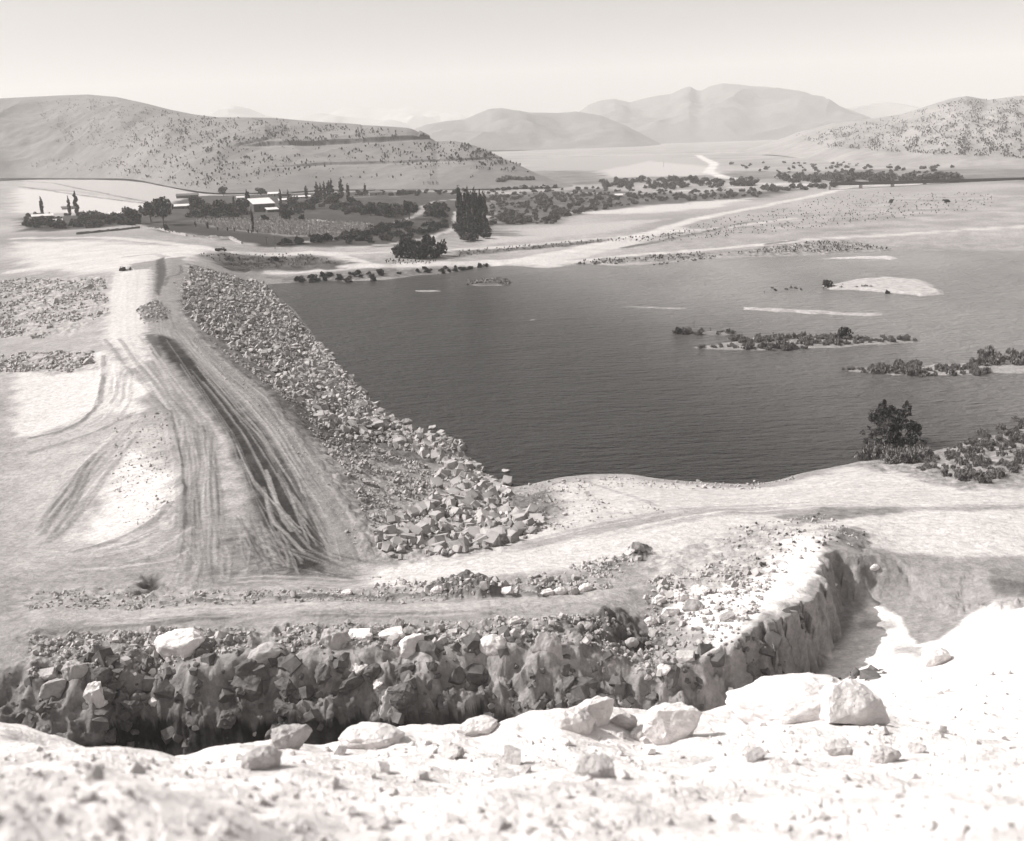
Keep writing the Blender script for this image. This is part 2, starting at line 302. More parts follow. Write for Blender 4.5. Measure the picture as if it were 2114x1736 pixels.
# ------------------------------------------------------------------ ground features: tone (soil colour, with some shade painted in) and relief
T = np.full(Z.shape, 0.40)
def bbox_idx(pts, pad):
    xs = np.array(pts); a = np.arctan2(xs[:, 0], xs[:, 1]); d = np.hypot(xs[:, 0], xs[:, 1])
    pa = pad / max(d.min(), 3)
    i0, i1 = np.searchsorted(az, a.min() - pa), np.searchsorted(az, a.max() + pa)
    j0, j1 = np.searchsorted(dd, max(d.min() * 0.97 - pad, 2)), np.searchsorted(dd, d.max() * 1.03 + pad)
    return slice(i0, i1), slice(j0, j1)
def region(pp, tone=None, soft=3.0, amt=1.0, dz=0.0, mx=None, nz=1.0, nsc=8.0, rgh=0.0, rsc=2.0, world=False, mottle=0.0, msc=6.0):
    pts = pp if world else Pw(pp); pts = list(pts)
    g = bbox_idx(pts + pts[:1], soft * 3 + 5); X, Y = GX[g], GY[g]
    if X.size == 0: return
    ins = np.zeros(X.shape, bool)
    for (x0, y0), (x1, y1) in zip(pts, pts[1:] + pts[:1]):
        c = (y0 > Y) != (y1 > Y)
        with np.errstate(divide='ignore', invalid='ignore'): ins ^= c & (X < (x1 - x0) * (Y - y0) / (y1 - y0 + 1e-12) + x0)
    D_, _, _ = seg_dist(X, Y, pts + pts[:1]); s = np.where(ins, D_, -D_) + nz * soft * fbm(X / nsc, Y / nsc, 51, 3)
    w = sstep(s, -soft, soft) * amt
    if tone is not None:
        t = tone * (1 + mottle * fbm(X / msc, Y / msc, 57, 4))
        T[g] = T[g] * (1 - w) + t * w
    if dz: Z[g] += dz * w
    if mx is not None:
        h = mx * sstep(s, -soft * 0.3, soft * 1.5) - 0.5 + 0.5 * sstep(s, -soft, 0)
        Z[g] = np.where(w > 0.01, np.maximum(Z[g], h), Z[g])
    if rgh: Z[g] += w * rgh * fbm(X / rsc, Y / rsc, 58, 4)
def stroke(pp, width, tone=None, amt=1.0, dz=0.0, world=False, jit=0.3, twin=0.0, fall=1.0):
    pts = pp if world else Pw(pp)
    if twin:                                                   # two wheel lines
        out = [[], []]
        for i, p in enumerate(pts):
            q0 = pts[max(i - 1, 0)]; q1 = pts[min(i + 1, len(pts) - 1)]; n = Vector((-(q1[1] - q0[1]), q1[0] - q0[0])); n = n.normalized() if n.length > 1e-6 else Vector((1, 0))
            for k, s in enumerate((-.5, .5)): out[k].append((p[0] + n.x * s * twin, p[1] + n.y * s * twin))
        for o_ in out: stroke(o_, width, tone, amt, dz, True, jit)
        return
    g = bbox_idx(pts, width * 3 + 1); X, Y = GX[g], GY[g]
    if X.size == 0: return
    D_, _, tt_ = seg_dist(X, Y, pts); D_ = D_ + jit * width * vnoise(X / (width * 3), Y / (width * 3), 61)
    w = (1 - sstep(D_, width * 0.35, width * 0.35 + width * 0.5 * fall + 0.05)) * amt * (0.75 + 0.5 * vnoise(tt_ / 9.0, X * 0, 62))
    w = np.clip(w, 0, 1)
    if tone is not None: T[g] = T[g] * (1 - w) + tone * w
    if dz: Z[g] += dz * w
def bundle(A, B, n, width, tones, amt=0.6, dz=0.0, jit=0.25, twin=0):
    A = np.array(Pw(A)); B = np.array(Pw(B))
    def rs(Q, m=24):
        L = np.concatenate([[0], np.cumsum(np.hypot(*np.diff(Q, axis=0).T))]); t = np.linspace(0, L[-1], m)
        return np.stack([np.interp(t, L, Q[:, 0]), np.interp(t, L, Q[:, 1])], 1)
    A, B = rs(A), rs(B)
    for k in range(n):
        f0 = RND.random(); f1 = min(max(f0 + RND.uniform(-.35, .35), -.05), 1.05); t = np.linspace(0, 1, 24)[:, None]
        f = f0 + (f1 - f0) * t + 0.06 * np.sin(t * RND.uniform(3, 9) + RND.uniform(0, 6))
        L = A * (1 - f) + B * f; i0 = RND.randint(0, 8); i1 = RND.randint(15, 24)
        stroke([tuple(q) for q in L[i0:i1]], width * RND.uniform(.6, 1.4), RND.choice(tones), amt * RND.uniform(.5, 1), dz * RND.uniform(.4, 1.2), True, jit, twin)

T[:] = 0.31 + 0.07 * fbm(GX / 90, GY / 90, 71, 4)
T += 0.05 * fbm(GX / 7, GY / 7, 72, 4) * (DD < 700)
# broad areas, far to near
region([(700, 395), (1230, 380), (1400, 370), (2300, 380), (2300, 345), (1500, 355), (1180, 345)], 0.20, 25, nsc=60, mottle=.4, msc=40)
region([(1080, 330), (1330, 318), (1480, 330), (1440, 350), (1100, 352)], 0.33, 25, nsc=60)
region([(1240, 352), (1340, 332), (1480, 345), (1480, 362), (1250, 366)], 0.42, 12, nsc=40)
stroke([(2300, 340), (1580, 312), (1400, 318), (1140, 322)], 26, 0.6, .8)
stroke([(1440, 320), (1475, 338), (1462, 355), (1500, 368), (1560, 372)], 12, 0.62)
stroke([(1540, 378), (1650, 381), (1760, 383), (1900, 380)], 14, 0.55)
stroke([(1390, 395), (1570, 384), (1620, 388)], 8, 0.5)
region([(1000, 400), (1230, 390), (1420, 400), (1640, 392), (1560, 412), (1330, 424), (1150, 450), (1140, 462), (1000, 466)], 0.11, 14, nsc=25, mottle=.4, msc=15)
region([(1170, 440), (1290, 430), (1420, 418), (1560, 408), (1480, 428), (1300, 442)], 0.5, 8, nsc=20)
region([(1010, 478), (1200, 462), (1380, 452), (1250, 480), (1050, 500), (995, 508)], 0.40, 5, nsc=15)
region([(1500, 470), (1700, 440), (1860, 400), (2300, 400), (2300, 480), (1800, 478), (1560, 492)], 0.31, 14, nsc=30, mottle=.25, msc=20)
for k in range(26):
    x = RND.uniform(1400, 1950); y = RND.uniform(405, 520); L = RND.uniform(30, 160)
    stroke([(x, y), (x + L * .5, y - L * .02 + RND.uniform(-2, 2)), (x + L, y - L * .06)], RND.uniform(2, 5), RND.choice([.14, .2, .25]), .7, jit=1.2)
# left fields
region([(49, 368), (273, 366), (434, 398), (400, 412), (330, 420), (160, 395), (50, 385)], 0.40, 10, nsc=30)
region([(30, 388), (160, 398), (330, 422), (300, 440), (220, 440), (30, 440)], 0.50, 10, nsc=30)
stroke([(40, 374), (110, 378), (165, 390), (240, 405), (300, 416)], 5, 0.10, .8, dz=.8)
stroke([(40, 385), (120, 397), (200, 408), (300, 420), (330, 424)], 6, 0.10, .85, dz=.8)
stroke([(49, 366), (150, 368), (273, 366), (340, 380), (434, 396)], 9, 0.08, .8, dz=1)
# village terrace
region([(40, 450), (300, 440), (400, 405), (560, 400), (760, 395), (1000, 398), (1000, 470), (930, 470), (880, 500), (800, 508), (560, 508), (500, 500), (440, 488), (330, 478), (290, 462), (100, 478), (40, 478)], 0.07, 6, nsc=20, mottle=.35, msc=15)
region([(345, 463), (400, 462), (470, 478), (600, 490), (690, 492), (640, 508), (545, 510), (500, 498), (440, 488), (330, 474)], 0.05, 4, nsc=12)
region([(402, 455), (560, 450), (770, 463), (775, 478), (690, 492), (600, 488), (460, 472)], 0.22, 4, nsc=10, mottle=.25, msc=5)
region([(600, 440), (720, 447), (820, 458), (800, 468), (640, 458)], 0.06, 4, nsc=12)
stroke([(720, 407), (850, 404), (980, 400), (1150, 396), (1270, 400), (1400, 398)], 6, 0.5, .9)
stroke([(945, 437), (940, 455), (944, 466), (925, 478), (880, 492), (800, 505), (723, 512)], 5, 0.45)
stroke([(870, 428), (900, 415), (935, 412), (1000, 410)], 5, 0.4)
stroke([(626, 500), (720, 487), (790, 470), (860, 445), (890, 420)], 5, 0.36)
stroke([(700, 512), (800, 505), (860, 498)], 4, 0.4)
# benches on the right bank of the lake
stroke([(640, 521), (800, 521), (900, 522), (960, 514), (1100, 505), (1250, 492), (1400, 478), (1500, 470), (1640, 450)], 7, 0.5)
region([(940, 518), (1100, 508), (1300, 490), (1400, 480), (1380, 487), (1200, 506), (1050, 519), (940, 530)], 0.14, 3, nsc=8, mottle=.4, msc=3, rgh=.4)
stroke([(560, 561), (700, 553), (800, 548), (940, 545), (1080, 535), (1180, 518), (1300, 490), (1450, 450), (1600, 420), (1745, 388)], 9, 0.58)
stroke([(1080, 540), (1180, 530), (1260, 510), (1400, 472)], 12, 0.52)
stroke([(640, 521), (700, 527), (740, 540), (775, 550)], 7, 0.55)
region([(1100, 530), (1170, 522), (1180, 545), (1145, 551), (1080, 548)], 0.52, 4, nsc=8)
stroke([(1180, 540), (1400, 520), (1700, 492), (2000, 474), (2200, 466)], 7, 0.55)
stroke([(1290, 512), (1340, 503), (1400, 490), (1460, 478), (1540, 460)], 4, 0.08, .9, dz=.5)
stroke([(1580, 505), (1600, 502), (1640, 497)], 3, 0.08, .9, dz=.5)
region([(1500, 525), (1600, 505), (1700, 497), (1760, 495), (1850, 515), (1700, 524), (1580, 530)], 0.26, 5, nsc=8, mottle=.5, msc=4, rgh=.5)
region([(1180, 545), (1250, 533), (1400, 525), (1500, 518), (1400, 540)], 0.22, 4, nsc=8, mottle=.5, msc=4, rgh=.5)
region([(380, 524), (480, 522), (640, 526), (730, 542), (700, 552), (560, 560), (470, 550), (420, 535)], 0.15, 5, nsc=10, mottle=.5, msc=7, rgh=.12, rsc=9)
for y in (536, 546, 554): stroke([(470, y), (560, y - 4), (640, y - 2), (715, y - 2)], 4, 0.06, .8, dz=-1.2, jit=1)
stroke([(545, 545), (600, 541), (640, 536), (690, 536)], 3, 0.30, .7, jit=1)
region([(470, 528), (640, 527), (728, 543), (690, 552), (560, 557), (440, 545)], .10, 3, nsc=8, mottle=.6, msc=5)
region([(550, 572), (700, 560), (900, 553), (1010, 547), (1000, 553), (900, 568), (700, 582), (600, 586)], 0.17, 3, nsc=8, mottle=.4, msc=3)
# pale worksite north of the dam
region([(30, 500), (200, 497), (420, 512), (440, 520), (380, 535), (260, 560), (60, 560)], 0.52, 8, nsc=20, mottle=.12, msc=12)
stroke([(30, 492), (200, 490), (330, 500), (450, 518), (640, 520)], 8, 0.56)
stroke([(30, 560), (120, 545), (260, 528), (400, 522)], 7, 0.56)
stroke([(260, 530), (320, 524), (340, 530)], 4, .2, .6)
# crest
region([(330, 535), (380, 530), (375, 640), (420, 700), (610, 890), (700, 1020), (757, 1125), (745, 1160), (600, 1180), (420, 1190), (350, 1030), (335, 850), (230, 720), (225, 600), (270, 545)], 0.25, 2, nsc=5, mottle=.12, msc=6)
region([(240, 560), (310, 555), (305, 640), (300, 690), (310, 740), (280, 760), (215, 700), (220, 620)], 0.52, 2, nsc=5)
region([(470, 1090), (560, 1085), (650, 1120), (745, 1150), (700, 1190), (600, 1195), (470, 1195)], 0.19, 3.0, nsc=5, mottle=.6, msc=1.5)
region([(450, 870), (470, 900), (500, 960), (512, 1030), (500, 1070), (470, 1060), (450, 960)], 0.36, .8, nsc=3, mottle=.2, msc=3)
region([(300, 690), (320, 690), (335, 735), (320, 745)], 0.12, .5, nsc=2)
region([(325, 535), (340, 530), (345, 560), (330, 610), (322, 605)], 0.10, .8, nsc=2, dz=-.4)
stroke([(372, 548), (376, 562), (365, 568), (346, 572), (338, 590)], 1.2, .1, .9)
bundle([(320, 600), (318, 680), (400, 790), (480, 900), (540, 1000), (560, 1100), (580, 1170)], [(370, 660), (450, 760), (560, 850), (625, 960), (690, 1060), (735, 1130), (740, 1160)], 24, .3, [.34, .2, .38, .16], .6, .1)
region([(325, 690), (360, 700), (410, 750), (478, 815), (545, 890), (596, 960), (640, 1040), (668, 1110), (676, 1160), (620, 1185), (580, 1150), (540, 1085), (508, 1000), (470, 900), (400, 800), (345, 740), (320, 700)], 0.045, 1.2, nsc=4, nz=.5, mottle=.5, msc=5)
bundle([(335, 700), (400, 800), (475, 900), (515, 1000), (540, 1100), (560, 1170)], [(370, 700), (470, 815), (570, 960), (620, 1050), (650, 1120), (670, 1165)], 6, .2, [.24, .28], .75, .12)
bundle([(345, 850), (365, 950), (368, 1080), (350, 1200)], [(440, 870), (450, 970), (455, 1080), (460, 1200)], 44, .3, [.20, .38, .14], .6, .1)
bundle([(240, 700), (300, 780), (345, 850), (380, 920)], [(300, 690), (370, 780), (440, 870), (470, 930)], 18, .5, [.42, .2, .46], .6)
bundle([(480, 1090), (560, 1140), (680, 1190), (850, 1180), (1000, 1160)], [(540, 1080), (640, 1130), (760, 1165), (900, 1150), (1100, 1120)], 9, .22, [.22, .28, .05], .6, .1)
bundle([(520, 980), (560, 1080), (620, 1140), (700, 1170)], [(600, 950), (640, 1050), (690, 1130), (745, 1150)], 12, .3, [.34, .3], .8, .04)
bundle([(240, 560), (230, 650), (240, 720)], [(320, 545), (310, 640), (300, 700)], 12, .6, [.44, .58], .6)
bundle([(372, 640), (420, 705), (560, 830), (660, 975), (740, 1090), (752, 1140)], [(355, 700), (430, 790), (540, 910), (600, 1010), (655, 1110), (672, 1160)], 40, .22, [.17, .34, .20, .38], .55, .07)
bundle([(500, 960), (530, 1040), (560, 1120), (640, 1180)], [(470, 880), (520, 980), (640, 1100), (740, 1175)], 9, .2, [.22, .28, .05], .7, .1)
bundle([(470, 1090), (520, 1110), (600, 1165), (760, 1195)], [(500, 1180), (560, 1185), (640, 1195), (780, 1205)], 6, .24, [.24, .05, .28], .5, .08)
bundle([(470, 1060), (500, 1120), (520, 1190)], [(560, 1060), (600, 1130), (640, 1190)], 26, .22, [.12, .26, .08, .3], .6, .07)
bundle([(360, 1100), (380, 1160), (370, 1225)], [(455, 1080), (470, 1150), (460, 1225)], 16, .3, [.2, .36], .55, .07)
stroke([(345, 850), (352, 890), (364, 950), (368, 1010), (370, 1090)], 1.2, .2, .7, dz=.45)
stroke([(215, 700), (260, 760), (310, 820), (345, 850)], .8, .2, .7, dz=.2)
stroke([(245, 700), (290, 760), (360, 835), (420, 890)], .8, .2, .7, dz=.2)
stroke([(375, 640), (420, 700), (480, 755), (560, 815), (612, 890), (660, 960), (700, 1020), (740, 1080), (757, 1125), (750, 1155)], 0.9, .2, .6, dz=.35, jit=.8)
stroke([(595, 970), (630, 1040), (655, 1110), (662, 1140)], .5, .06, .8)
region([(285, 640), (300, 628), (330, 625), (350, 645), (340, 660), (300, 665)], .17, 1, nsc=2, dz=.5, rgh=.8, rsc=2.5)
# downstream side
region([(30, 760), (210, 725), (300, 800), (290, 850), (200, 860), (60, 900), (30, 900)], 0.56, 2, nsc=7)
region([(30, 575), (215, 570), (222, 650), (150, 690), (30, 700)], 0.36, 3, nsc=6, mottle=.4, msc=3, rgh=.5)
region([(30, 730), (190, 725), (200, 760), (110, 775), (30, 770)], 0.36, 2, nsc=5, mottle=.4, msc=3, rgh=.3)
region([(30, 920), (200, 850), (340, 870), (360, 1020), (300, 1090), (160, 1140), (60, 1190), (30, 1100)], 0.38, 3, nsc=8, mottle=.15, msc=8)
region([(160, 1110), (200, 1060), (230, 960), (270, 930), (330, 960), (355, 1030), (300, 1080), (220, 1120)], 0.60, 2.5, nsc=6)
bundle([(215, 730), (205, 800), (190, 850), (60, 900)], [(280, 760), (270, 830), (230, 880), (60, 940)], 26, .6, [.2, .28, .5, .55], .6, .12)
bundle([(60, 1060), (120, 1000), (190, 930), (260, 870)], [(80, 1130), (170, 1050), (240, 960), (300, 880)], 20, .7, [.2, .26, .5], .6, .15)
bundle([(120, 1130), (180, 1030), (200, 950), (215, 920)], [(60, 1080), (100, 1040), (150, 980), (190, 940)], 12, .6, [.17, .24], .65, .15)
bundle([(60, 1130), (200, 1130), (320, 1085), (365, 1050)], [(60, 1200), (200, 1190), (360, 1160), (430, 1100)], 34, .5, [.24, .3, .55], .6, .08)
stroke([(62, 905), (120, 893), (170, 870), (205, 835), (212, 780), (213, 735)], .9, .13, .8, dz=.3)
stroke([(62, 935), (130, 915), (200, 890), (260, 862)], 1.2, .22, .7, dz=.3)
stroke([(150, 1140), (240, 1115), (310, 1080), (350, 1040)], 1.0, .2, .7, dz=.3)
bundle([(480, 1190), (700, 1195), (900, 1175), (1130, 1125), (1300, 1080)], [(500, 1215), (700, 1215), (950, 1200), (1200, 1160), (1400, 1090)], 16, .7, [.28, .5], .5)
# near bank
region([(757, 1125), (720, 1030), (660, 940), (640, 900), (700, 900), (820, 960), (900, 1010), (1050, 1010), (1130, 1030), (1150, 1090), (1000, 1140), (860, 1160), (770, 1150)], 0.33, 1.5, nsc=5, mottle=.25, msc=3, rgh=.35)
region([(560, 590), (390, 545), (372, 600), (375, 640), (420, 700), (480, 755), (560, 815), (640, 900), (820, 960), (960, 950), (940, 915), (860, 895), (720, 785), (640, 680)], 0.15, 2, nsc=5, mottle=.3, msc=3, rgh=.3)  # ground darkened under the riprap to paint in shadows between the stones
region([(770, 1165), (1000, 1140), (1130, 1110), (1300, 1070), (1500, 1048), (2200, 1045), (2200, 990), (1750, 965), (1600, 1005), (1300, 990), (1150, 1000), (1180, 1060), (1000, 1135)], 0.50, 2, nsc=6, mottle=.1, msc=5)
region([(770, 1170), (1100, 1130), (1500, 1060), (2200, 1050), (2200, 1150), (1800, 1130), (1500, 1130), (1200, 1170), (900, 1215), (750, 1215)], 0.55, 2, nsc=6)
region([(1040, 1030), (1120, 1020), (1150, 1060), (1090, 1085), (1050, 1070)], 0.17, 1.5, nsc=3, dz=.6)
bundle([(900, 1180), (1200, 1120), (1500, 1060), (1700, 1048), (2100, 1048)], [(850, 1165), (1130, 1100), (1350, 1055), (1600, 1040), (2100, 1040)], 18, .6, [.36, .62, .3], .5, .04)
stroke([(1190, 985), (1290, 1020), (1360, 1045), (1450, 1053)], .8, .3, .7)
stroke([(1270, 1095), (1360, 1075), (1420, 1055), (1600, 1048)], .8, .32, .6)
region([(1600, 1065), (1720, 1050), (1850, 1046), (1860, 1058), (1740, 1072), (1650, 1085)], .22, 1.5, nsc=3, mottle=.3, msc=2)
region([(1700, 1090), (1760, 1088), (1800, 1110), (1790, 1140), (1740, 1130)], .2, 1.2, nsc=3, mottle=.5, msc=1.5, rgh=.3)
region([(1750, 960), (1870, 948), (2200, 850), (2200, 1010), (1990, 1010), (1900, 985)], .26, 2, nsc=5, mottle=.4, msc=3, rgh=.3)
# upper road, berms, rim debris
region([(40, 1215), (300, 1205), (600, 1215), (1000, 1205), (1200, 1190), (1350, 1180), (1200, 1225), (900, 1235), (500, 1245), (40, 1255)], .33, 1, nsc=3, mottle=.3, msc=2, rgh=.25)
stroke([(340, 1247), (500, 1240), (700, 1235), (860, 1232), (1000, 1230), (1100, 1228)], 1.0, .12, .85, dz=.35, jit=.6)
stroke([(80, 1302), (300, 1290), (500, 1276), (700, 1270), (900, 1265), (1000, 1266)], .7, .16, .8, dz=.25, jit=.6)
stroke([(300, 1283), (500, 1266), (700, 1259)], .5, .2, .6, dz=.15, jit=.6)
bundle([(60, 1262), (500, 1250), (1000, 1240), (1400, 1200)], [(60, 1290), (500, 1275), (1000, 1262), (1400, 1225)], 14, .4, [.5, .25], .5, .05)
region([(60, 1255), (500, 1247), (1000, 1240), (1300, 1215), (1300, 1235), (1000, 1258), (500, 1268), (60, 1285)], .42, .8, nsc=2, amt=.7)
region([(60, 1310), (300, 1300), (700, 1290), (1100, 1280), (1250, 1265), (1400, 1330), (1380, 1400), (1200, 1350), (1000, 1330), (500, 1345), (60, 1400)], .28, 1, nsc=2.5, mottle=.4, msc=1.2, rgh=.45, rsc=1.5)
region([(1150, 1285), (1280, 1255), (1370, 1300), (1340, 1350), (1220, 1330)], .14, 1, nsc=2.5, mottle=.5, msc=1.2, rgh=.5, rsc=1.2)
region([(880, 1222), (930, 1200), (965, 1190), (1010, 1205), (1045, 1225), (960, 1235)], .14, .8, nsc=1.5, dz=.9, mottle=.5, msc=1, rgh=.35, rsc=1)
region([(1290, 1150), (1300, 1132), (1335, 1128), (1345, 1142), (1320, 1155)], .08, .5, nsc=1, dz=.5, rgh=.3, rsc=.8)
region([(1225, 1165), (1290, 1148), (1300, 1158), (1240, 1178)], .16, .6, nsc=1, mottle=.6, msc=.8, rgh=.3, rsc=.8)
region([(1100, 1215), (1150, 1195), (1180, 1205), (1120, 1235)], .12, .5, nsc=1, mottle=.6, msc=.8, rgh=.25, rsc=.8)
region([(300, 1190), (330, 1188), (330, 1215), (290, 1225)], .06, .8, nsc=2, dz=-.8)
region([(1350, 1180), (1600, 1090), (1700, 1120), (1690, 1180), (1640, 1240), (1530, 1300), (1480, 1340), (1400, 1270)], .88, 1, nsc=2.5, mottle=.15, msc=2)
region([(1320, 1160), (1560, 1080), (1660, 1090), (1560, 1200), (1400, 1230)], .42, 1.5, nsc=2.5, mottle=.3, msc=2, rgh=.25)
# hillside below camera: bleached rock
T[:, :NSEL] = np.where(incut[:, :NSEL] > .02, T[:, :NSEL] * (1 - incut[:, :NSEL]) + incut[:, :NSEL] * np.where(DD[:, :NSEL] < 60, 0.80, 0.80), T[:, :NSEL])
wm = wallm[:, :NSEL]; T[:, :NSEL] = T[:, :NSEL] * (1 - wm) + wm * (np.where(X1 < 16, np.where(s_ < .4, np.interp(X1, [-20, 5], [.15, .24]), np.interp(X1, [-30, -6, 8], [.04, .07, .17])) * (1 + .9 * np.clip(fbm(X1 / 3, Y1 / 3 + s_ * 2, 87, 3), -.5, .9)), np.interp(X1, [22, 32], [.30, .15])) + 0.05 * fbm(GX[:, :NSEL] / 2, GY[:, :NSEL] / 2, 81, 4))  # wall tone has shade painted in, deepest at left and notch, plus lit patches
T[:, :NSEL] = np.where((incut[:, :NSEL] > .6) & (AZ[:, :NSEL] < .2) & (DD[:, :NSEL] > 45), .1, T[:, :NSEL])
region([(1790, 1165), (1850, 1150), (1920, 1155), (1950, 1175), (2000, 1180), (2040, 1165), (2050, 1240), (2000, 1270), (1940, 1320), (1895, 1330), (1860, 1275), (1800, 1240)], .30, .35, nsc=3, nz=.5)
region([(1705, 1150), (1760, 1165), (1790, 1200), (1785, 1250), (1755, 1300), (1700, 1370), (1600, 1440), (1640, 1340), (1690, 1240)], .34, .8, nsc=2, nz=.6)  # cast shadow of the right cliff painted into the floor colour
region([(1840, 1345), (1880, 1325), (1920, 1340), (1900, 1365)], .42, .8, nsc=2)
region([(1780, 1275), (1860, 1285), (1850, 1300), (1770, 1300)], .48, .8, nsc=2)
# islands and bars in the lake
def bar(pp, h, tone=.28): region([tuple(np.array(at_w(x, y))) for x, y in pp], tone, 2.2, mx=h, nz=.8, nsc=9, world=True, mottle=.2, msc=3)
def at_w(x, y, z=0):
    a, d = at_z(np.array([x]), np.array([y]), z); return float(d[0] * math.sin(a[0])), float(d[0] * math.cos(a[0]))
bar([(958, 587), (985, 580), (1020, 575), (1048, 576), (1054, 583), (1035, 590), (990, 590)], .9, .12)
bar([(832, 598), (870, 599), (912, 600), (912, 602), (870, 602)], .35)
bar([(1296, 633), (1350, 633), (1420, 636), (1420, 638), (1350, 637)], .35)
bar([(1538, 635), (1600, 637), (1700, 641), (1745, 646), (1820, 648), (1820, 651), (1740, 651), (1640, 645), (1545, 640)], .5, .38)
bar([(1700, 590), (1760, 578), (1830, 572), (1900, 578), (1950, 600), (1960, 608), (1900, 611), (1830, 604), (1780, 600), (1720, 598)], .7, .42)
bar([(1690, 534), (1760, 530), (1830, 528), (1860, 533), (1840, 536), (1760, 534)], .4, .5)
bar([(1560, 695), (1640, 700), (1740, 698), (1880, 698), (1880, 706), (1700, 718), (1560, 722), (1430, 718), (1500, 708)], .35, .25)
bar([(1740, 765), (1900, 755), (2030, 745), (2200, 740), (2200, 765), (2030, 772), (1850, 775)], .35, .3)
bar([(1390, 688), (1440, 684), (1510, 684), (1500, 690), (1400, 692)], .2, .2)
bar([(1100, 660), (1100, 660.5), (1101, 660.5)], .1)
T[:] = np.clip(T * .84, .03, .78)
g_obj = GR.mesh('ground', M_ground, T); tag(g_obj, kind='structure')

# ------------------------------------------------------------------ hills and mountains
def ridge(name, sky_pts, base_pts, nd=90, na=500, tone=.3, bumps=18., bsc=260., prof=1.4, back=1.6, stepf=None, tonef=None, m=None, tn=.12):
    S = np.array(sky_pts, float); sa, ste = azel(S[:, 0], S[:, 1]); B = np.array(base_pts, float); ba, bte = azel(B[:, 0], B[:, 1])
    o1 = np.argsort(sa); o2 = np.argsort(ba)
    A = np.linspace(sa.min(), sa.max(), na)
    dt = np.interp(A, sa[o1], S[o1, 2]); tt_ = np.interp(A, sa[o1], ste[o1])
    kk = na // 40 * 2 + 1; dt = np.convolve(np.pad(dt, kk // 2, mode='edge'), np.ones(kk) / kk, 'valid'); k = np.ones(5) / 5; tt_[2:-2] = np.convolve(tt_, k, 'valid')
    zt = CAMZ + tt_ * dt; db = np.interp(A, ba[o2], B[o2, 2]); sm = lambda q: np.convolve(np.pad(q, kk // 2, mode='edge'), np.ones(kk) / kk, 'valid'); db = sm(db); zb = CAMZ + sm(np.interp(A, ba[o2], bte[o2])) * db - 1.0
    t = np.concatenate([np.linspace(0, 1, nd), np.linspace(1, back, max(nd // 4, 6))[1:]])
    D = db[:, None] + (dt - db)[:, None] * t[None]
    p = np.where(t <= 1, 1 - (1 - np.minimum(t, 1)) ** prof, 1 - (t - 1) ** 1.5 * 2.2)
    Zh = zb[:, None] + (zt - zb)[:, None] * p[None]
    X = D * np.sin(A)[:, None]; Y = D * np.cos(A)[:, None]
    env = (np.sin(np.clip(t, 0, 1) * math.pi) ** .7 * (1 - np.clip(t, 0, 1) ** 5))[None] * np.clip((zt - zb) / 60, .05, 3)[:, None]
    n = fbm(X / bsc, Y / bsc, 91, 5); rdg = 1 - np.abs(fbm(X / (bsc * 1.3), Y / (bsc * 1.3), 95, 4)) * 2
    Zh = Zh + env * bumps * (0.6 * n + 0.5 * (rdg - .5))
    TT = tone * (1 + tn * fbm(X / bsc * 2, Y / bsc * 2, 99, 5))
    te = (Zh - CAMZ) / D
    if stepf is not None: Zh, TT = stepf(A, t, D, X, Y, Zh, TT)
    gr = Grid(A, D, Zh); o = gr.mesh(name, m or M_hill, np.clip(TT, .03, .7)); tag(o, kind='structure')
    return gr
def pix(X, Y, Zz):
    dx, dy, dz = X, Y, Zz - CAMZ
    c = dx * Fv[0] + dy * Fv[1] + dz * Fv[2]; u_ = (dx * Xc[0] + dy * Xc[1] + dz * Xc[2]) / c; v_ = (dx * Yc[0] + dy * Yc[1] + dz * Yc[2]) / c
    return IW / 2 + u_ * FPX, IH / 2 - v_ * FPX
def cuts(lines):
    # benches cut into the hillside: each line is a contour (distance along each azimuth), ground above it is lifted
    def f(A, t, D, X, Y, Zh, TT):
        for pts, h, w, tone in lines:
            Q = np.array(pts, float); qa, qte = azel(Q[:, 0], Q[:, 1])
            te = (Zh - CAMZ) / D
            for i, a in enumerate(A):
                if a < qa.min() or a > qa.max(): continue
                e = min((a - qa.min()), (qa.max() - a)) / (qa.max() - qa.min()); hh = h * min(1, e * 8 + (.6 if qa.max() - a < .01 and h > 5 else 0))
                k = np.argmax(te[i] >= np.interp(a, qa, qte))
                if k < 2: continue
                dc = D[i, k]; s = D[i] - dc
                Zh[i] += hh * sstep(s, 0, w) * (1 - sstep(s, 60, 260)) - hh * .25 * (1 - sstep(-s, 0, 14)) * (s < 0)
                m_ = (s >= -w * .2) & (s <= w * 1.2); TT[i] = np.where(m_, tone, TT[i])
                m_ = (s < 0) & (s > -12); TT[i] = np.where(m_, TT[i] * 1.12, TT[i])
        return Zh, TT
    return f
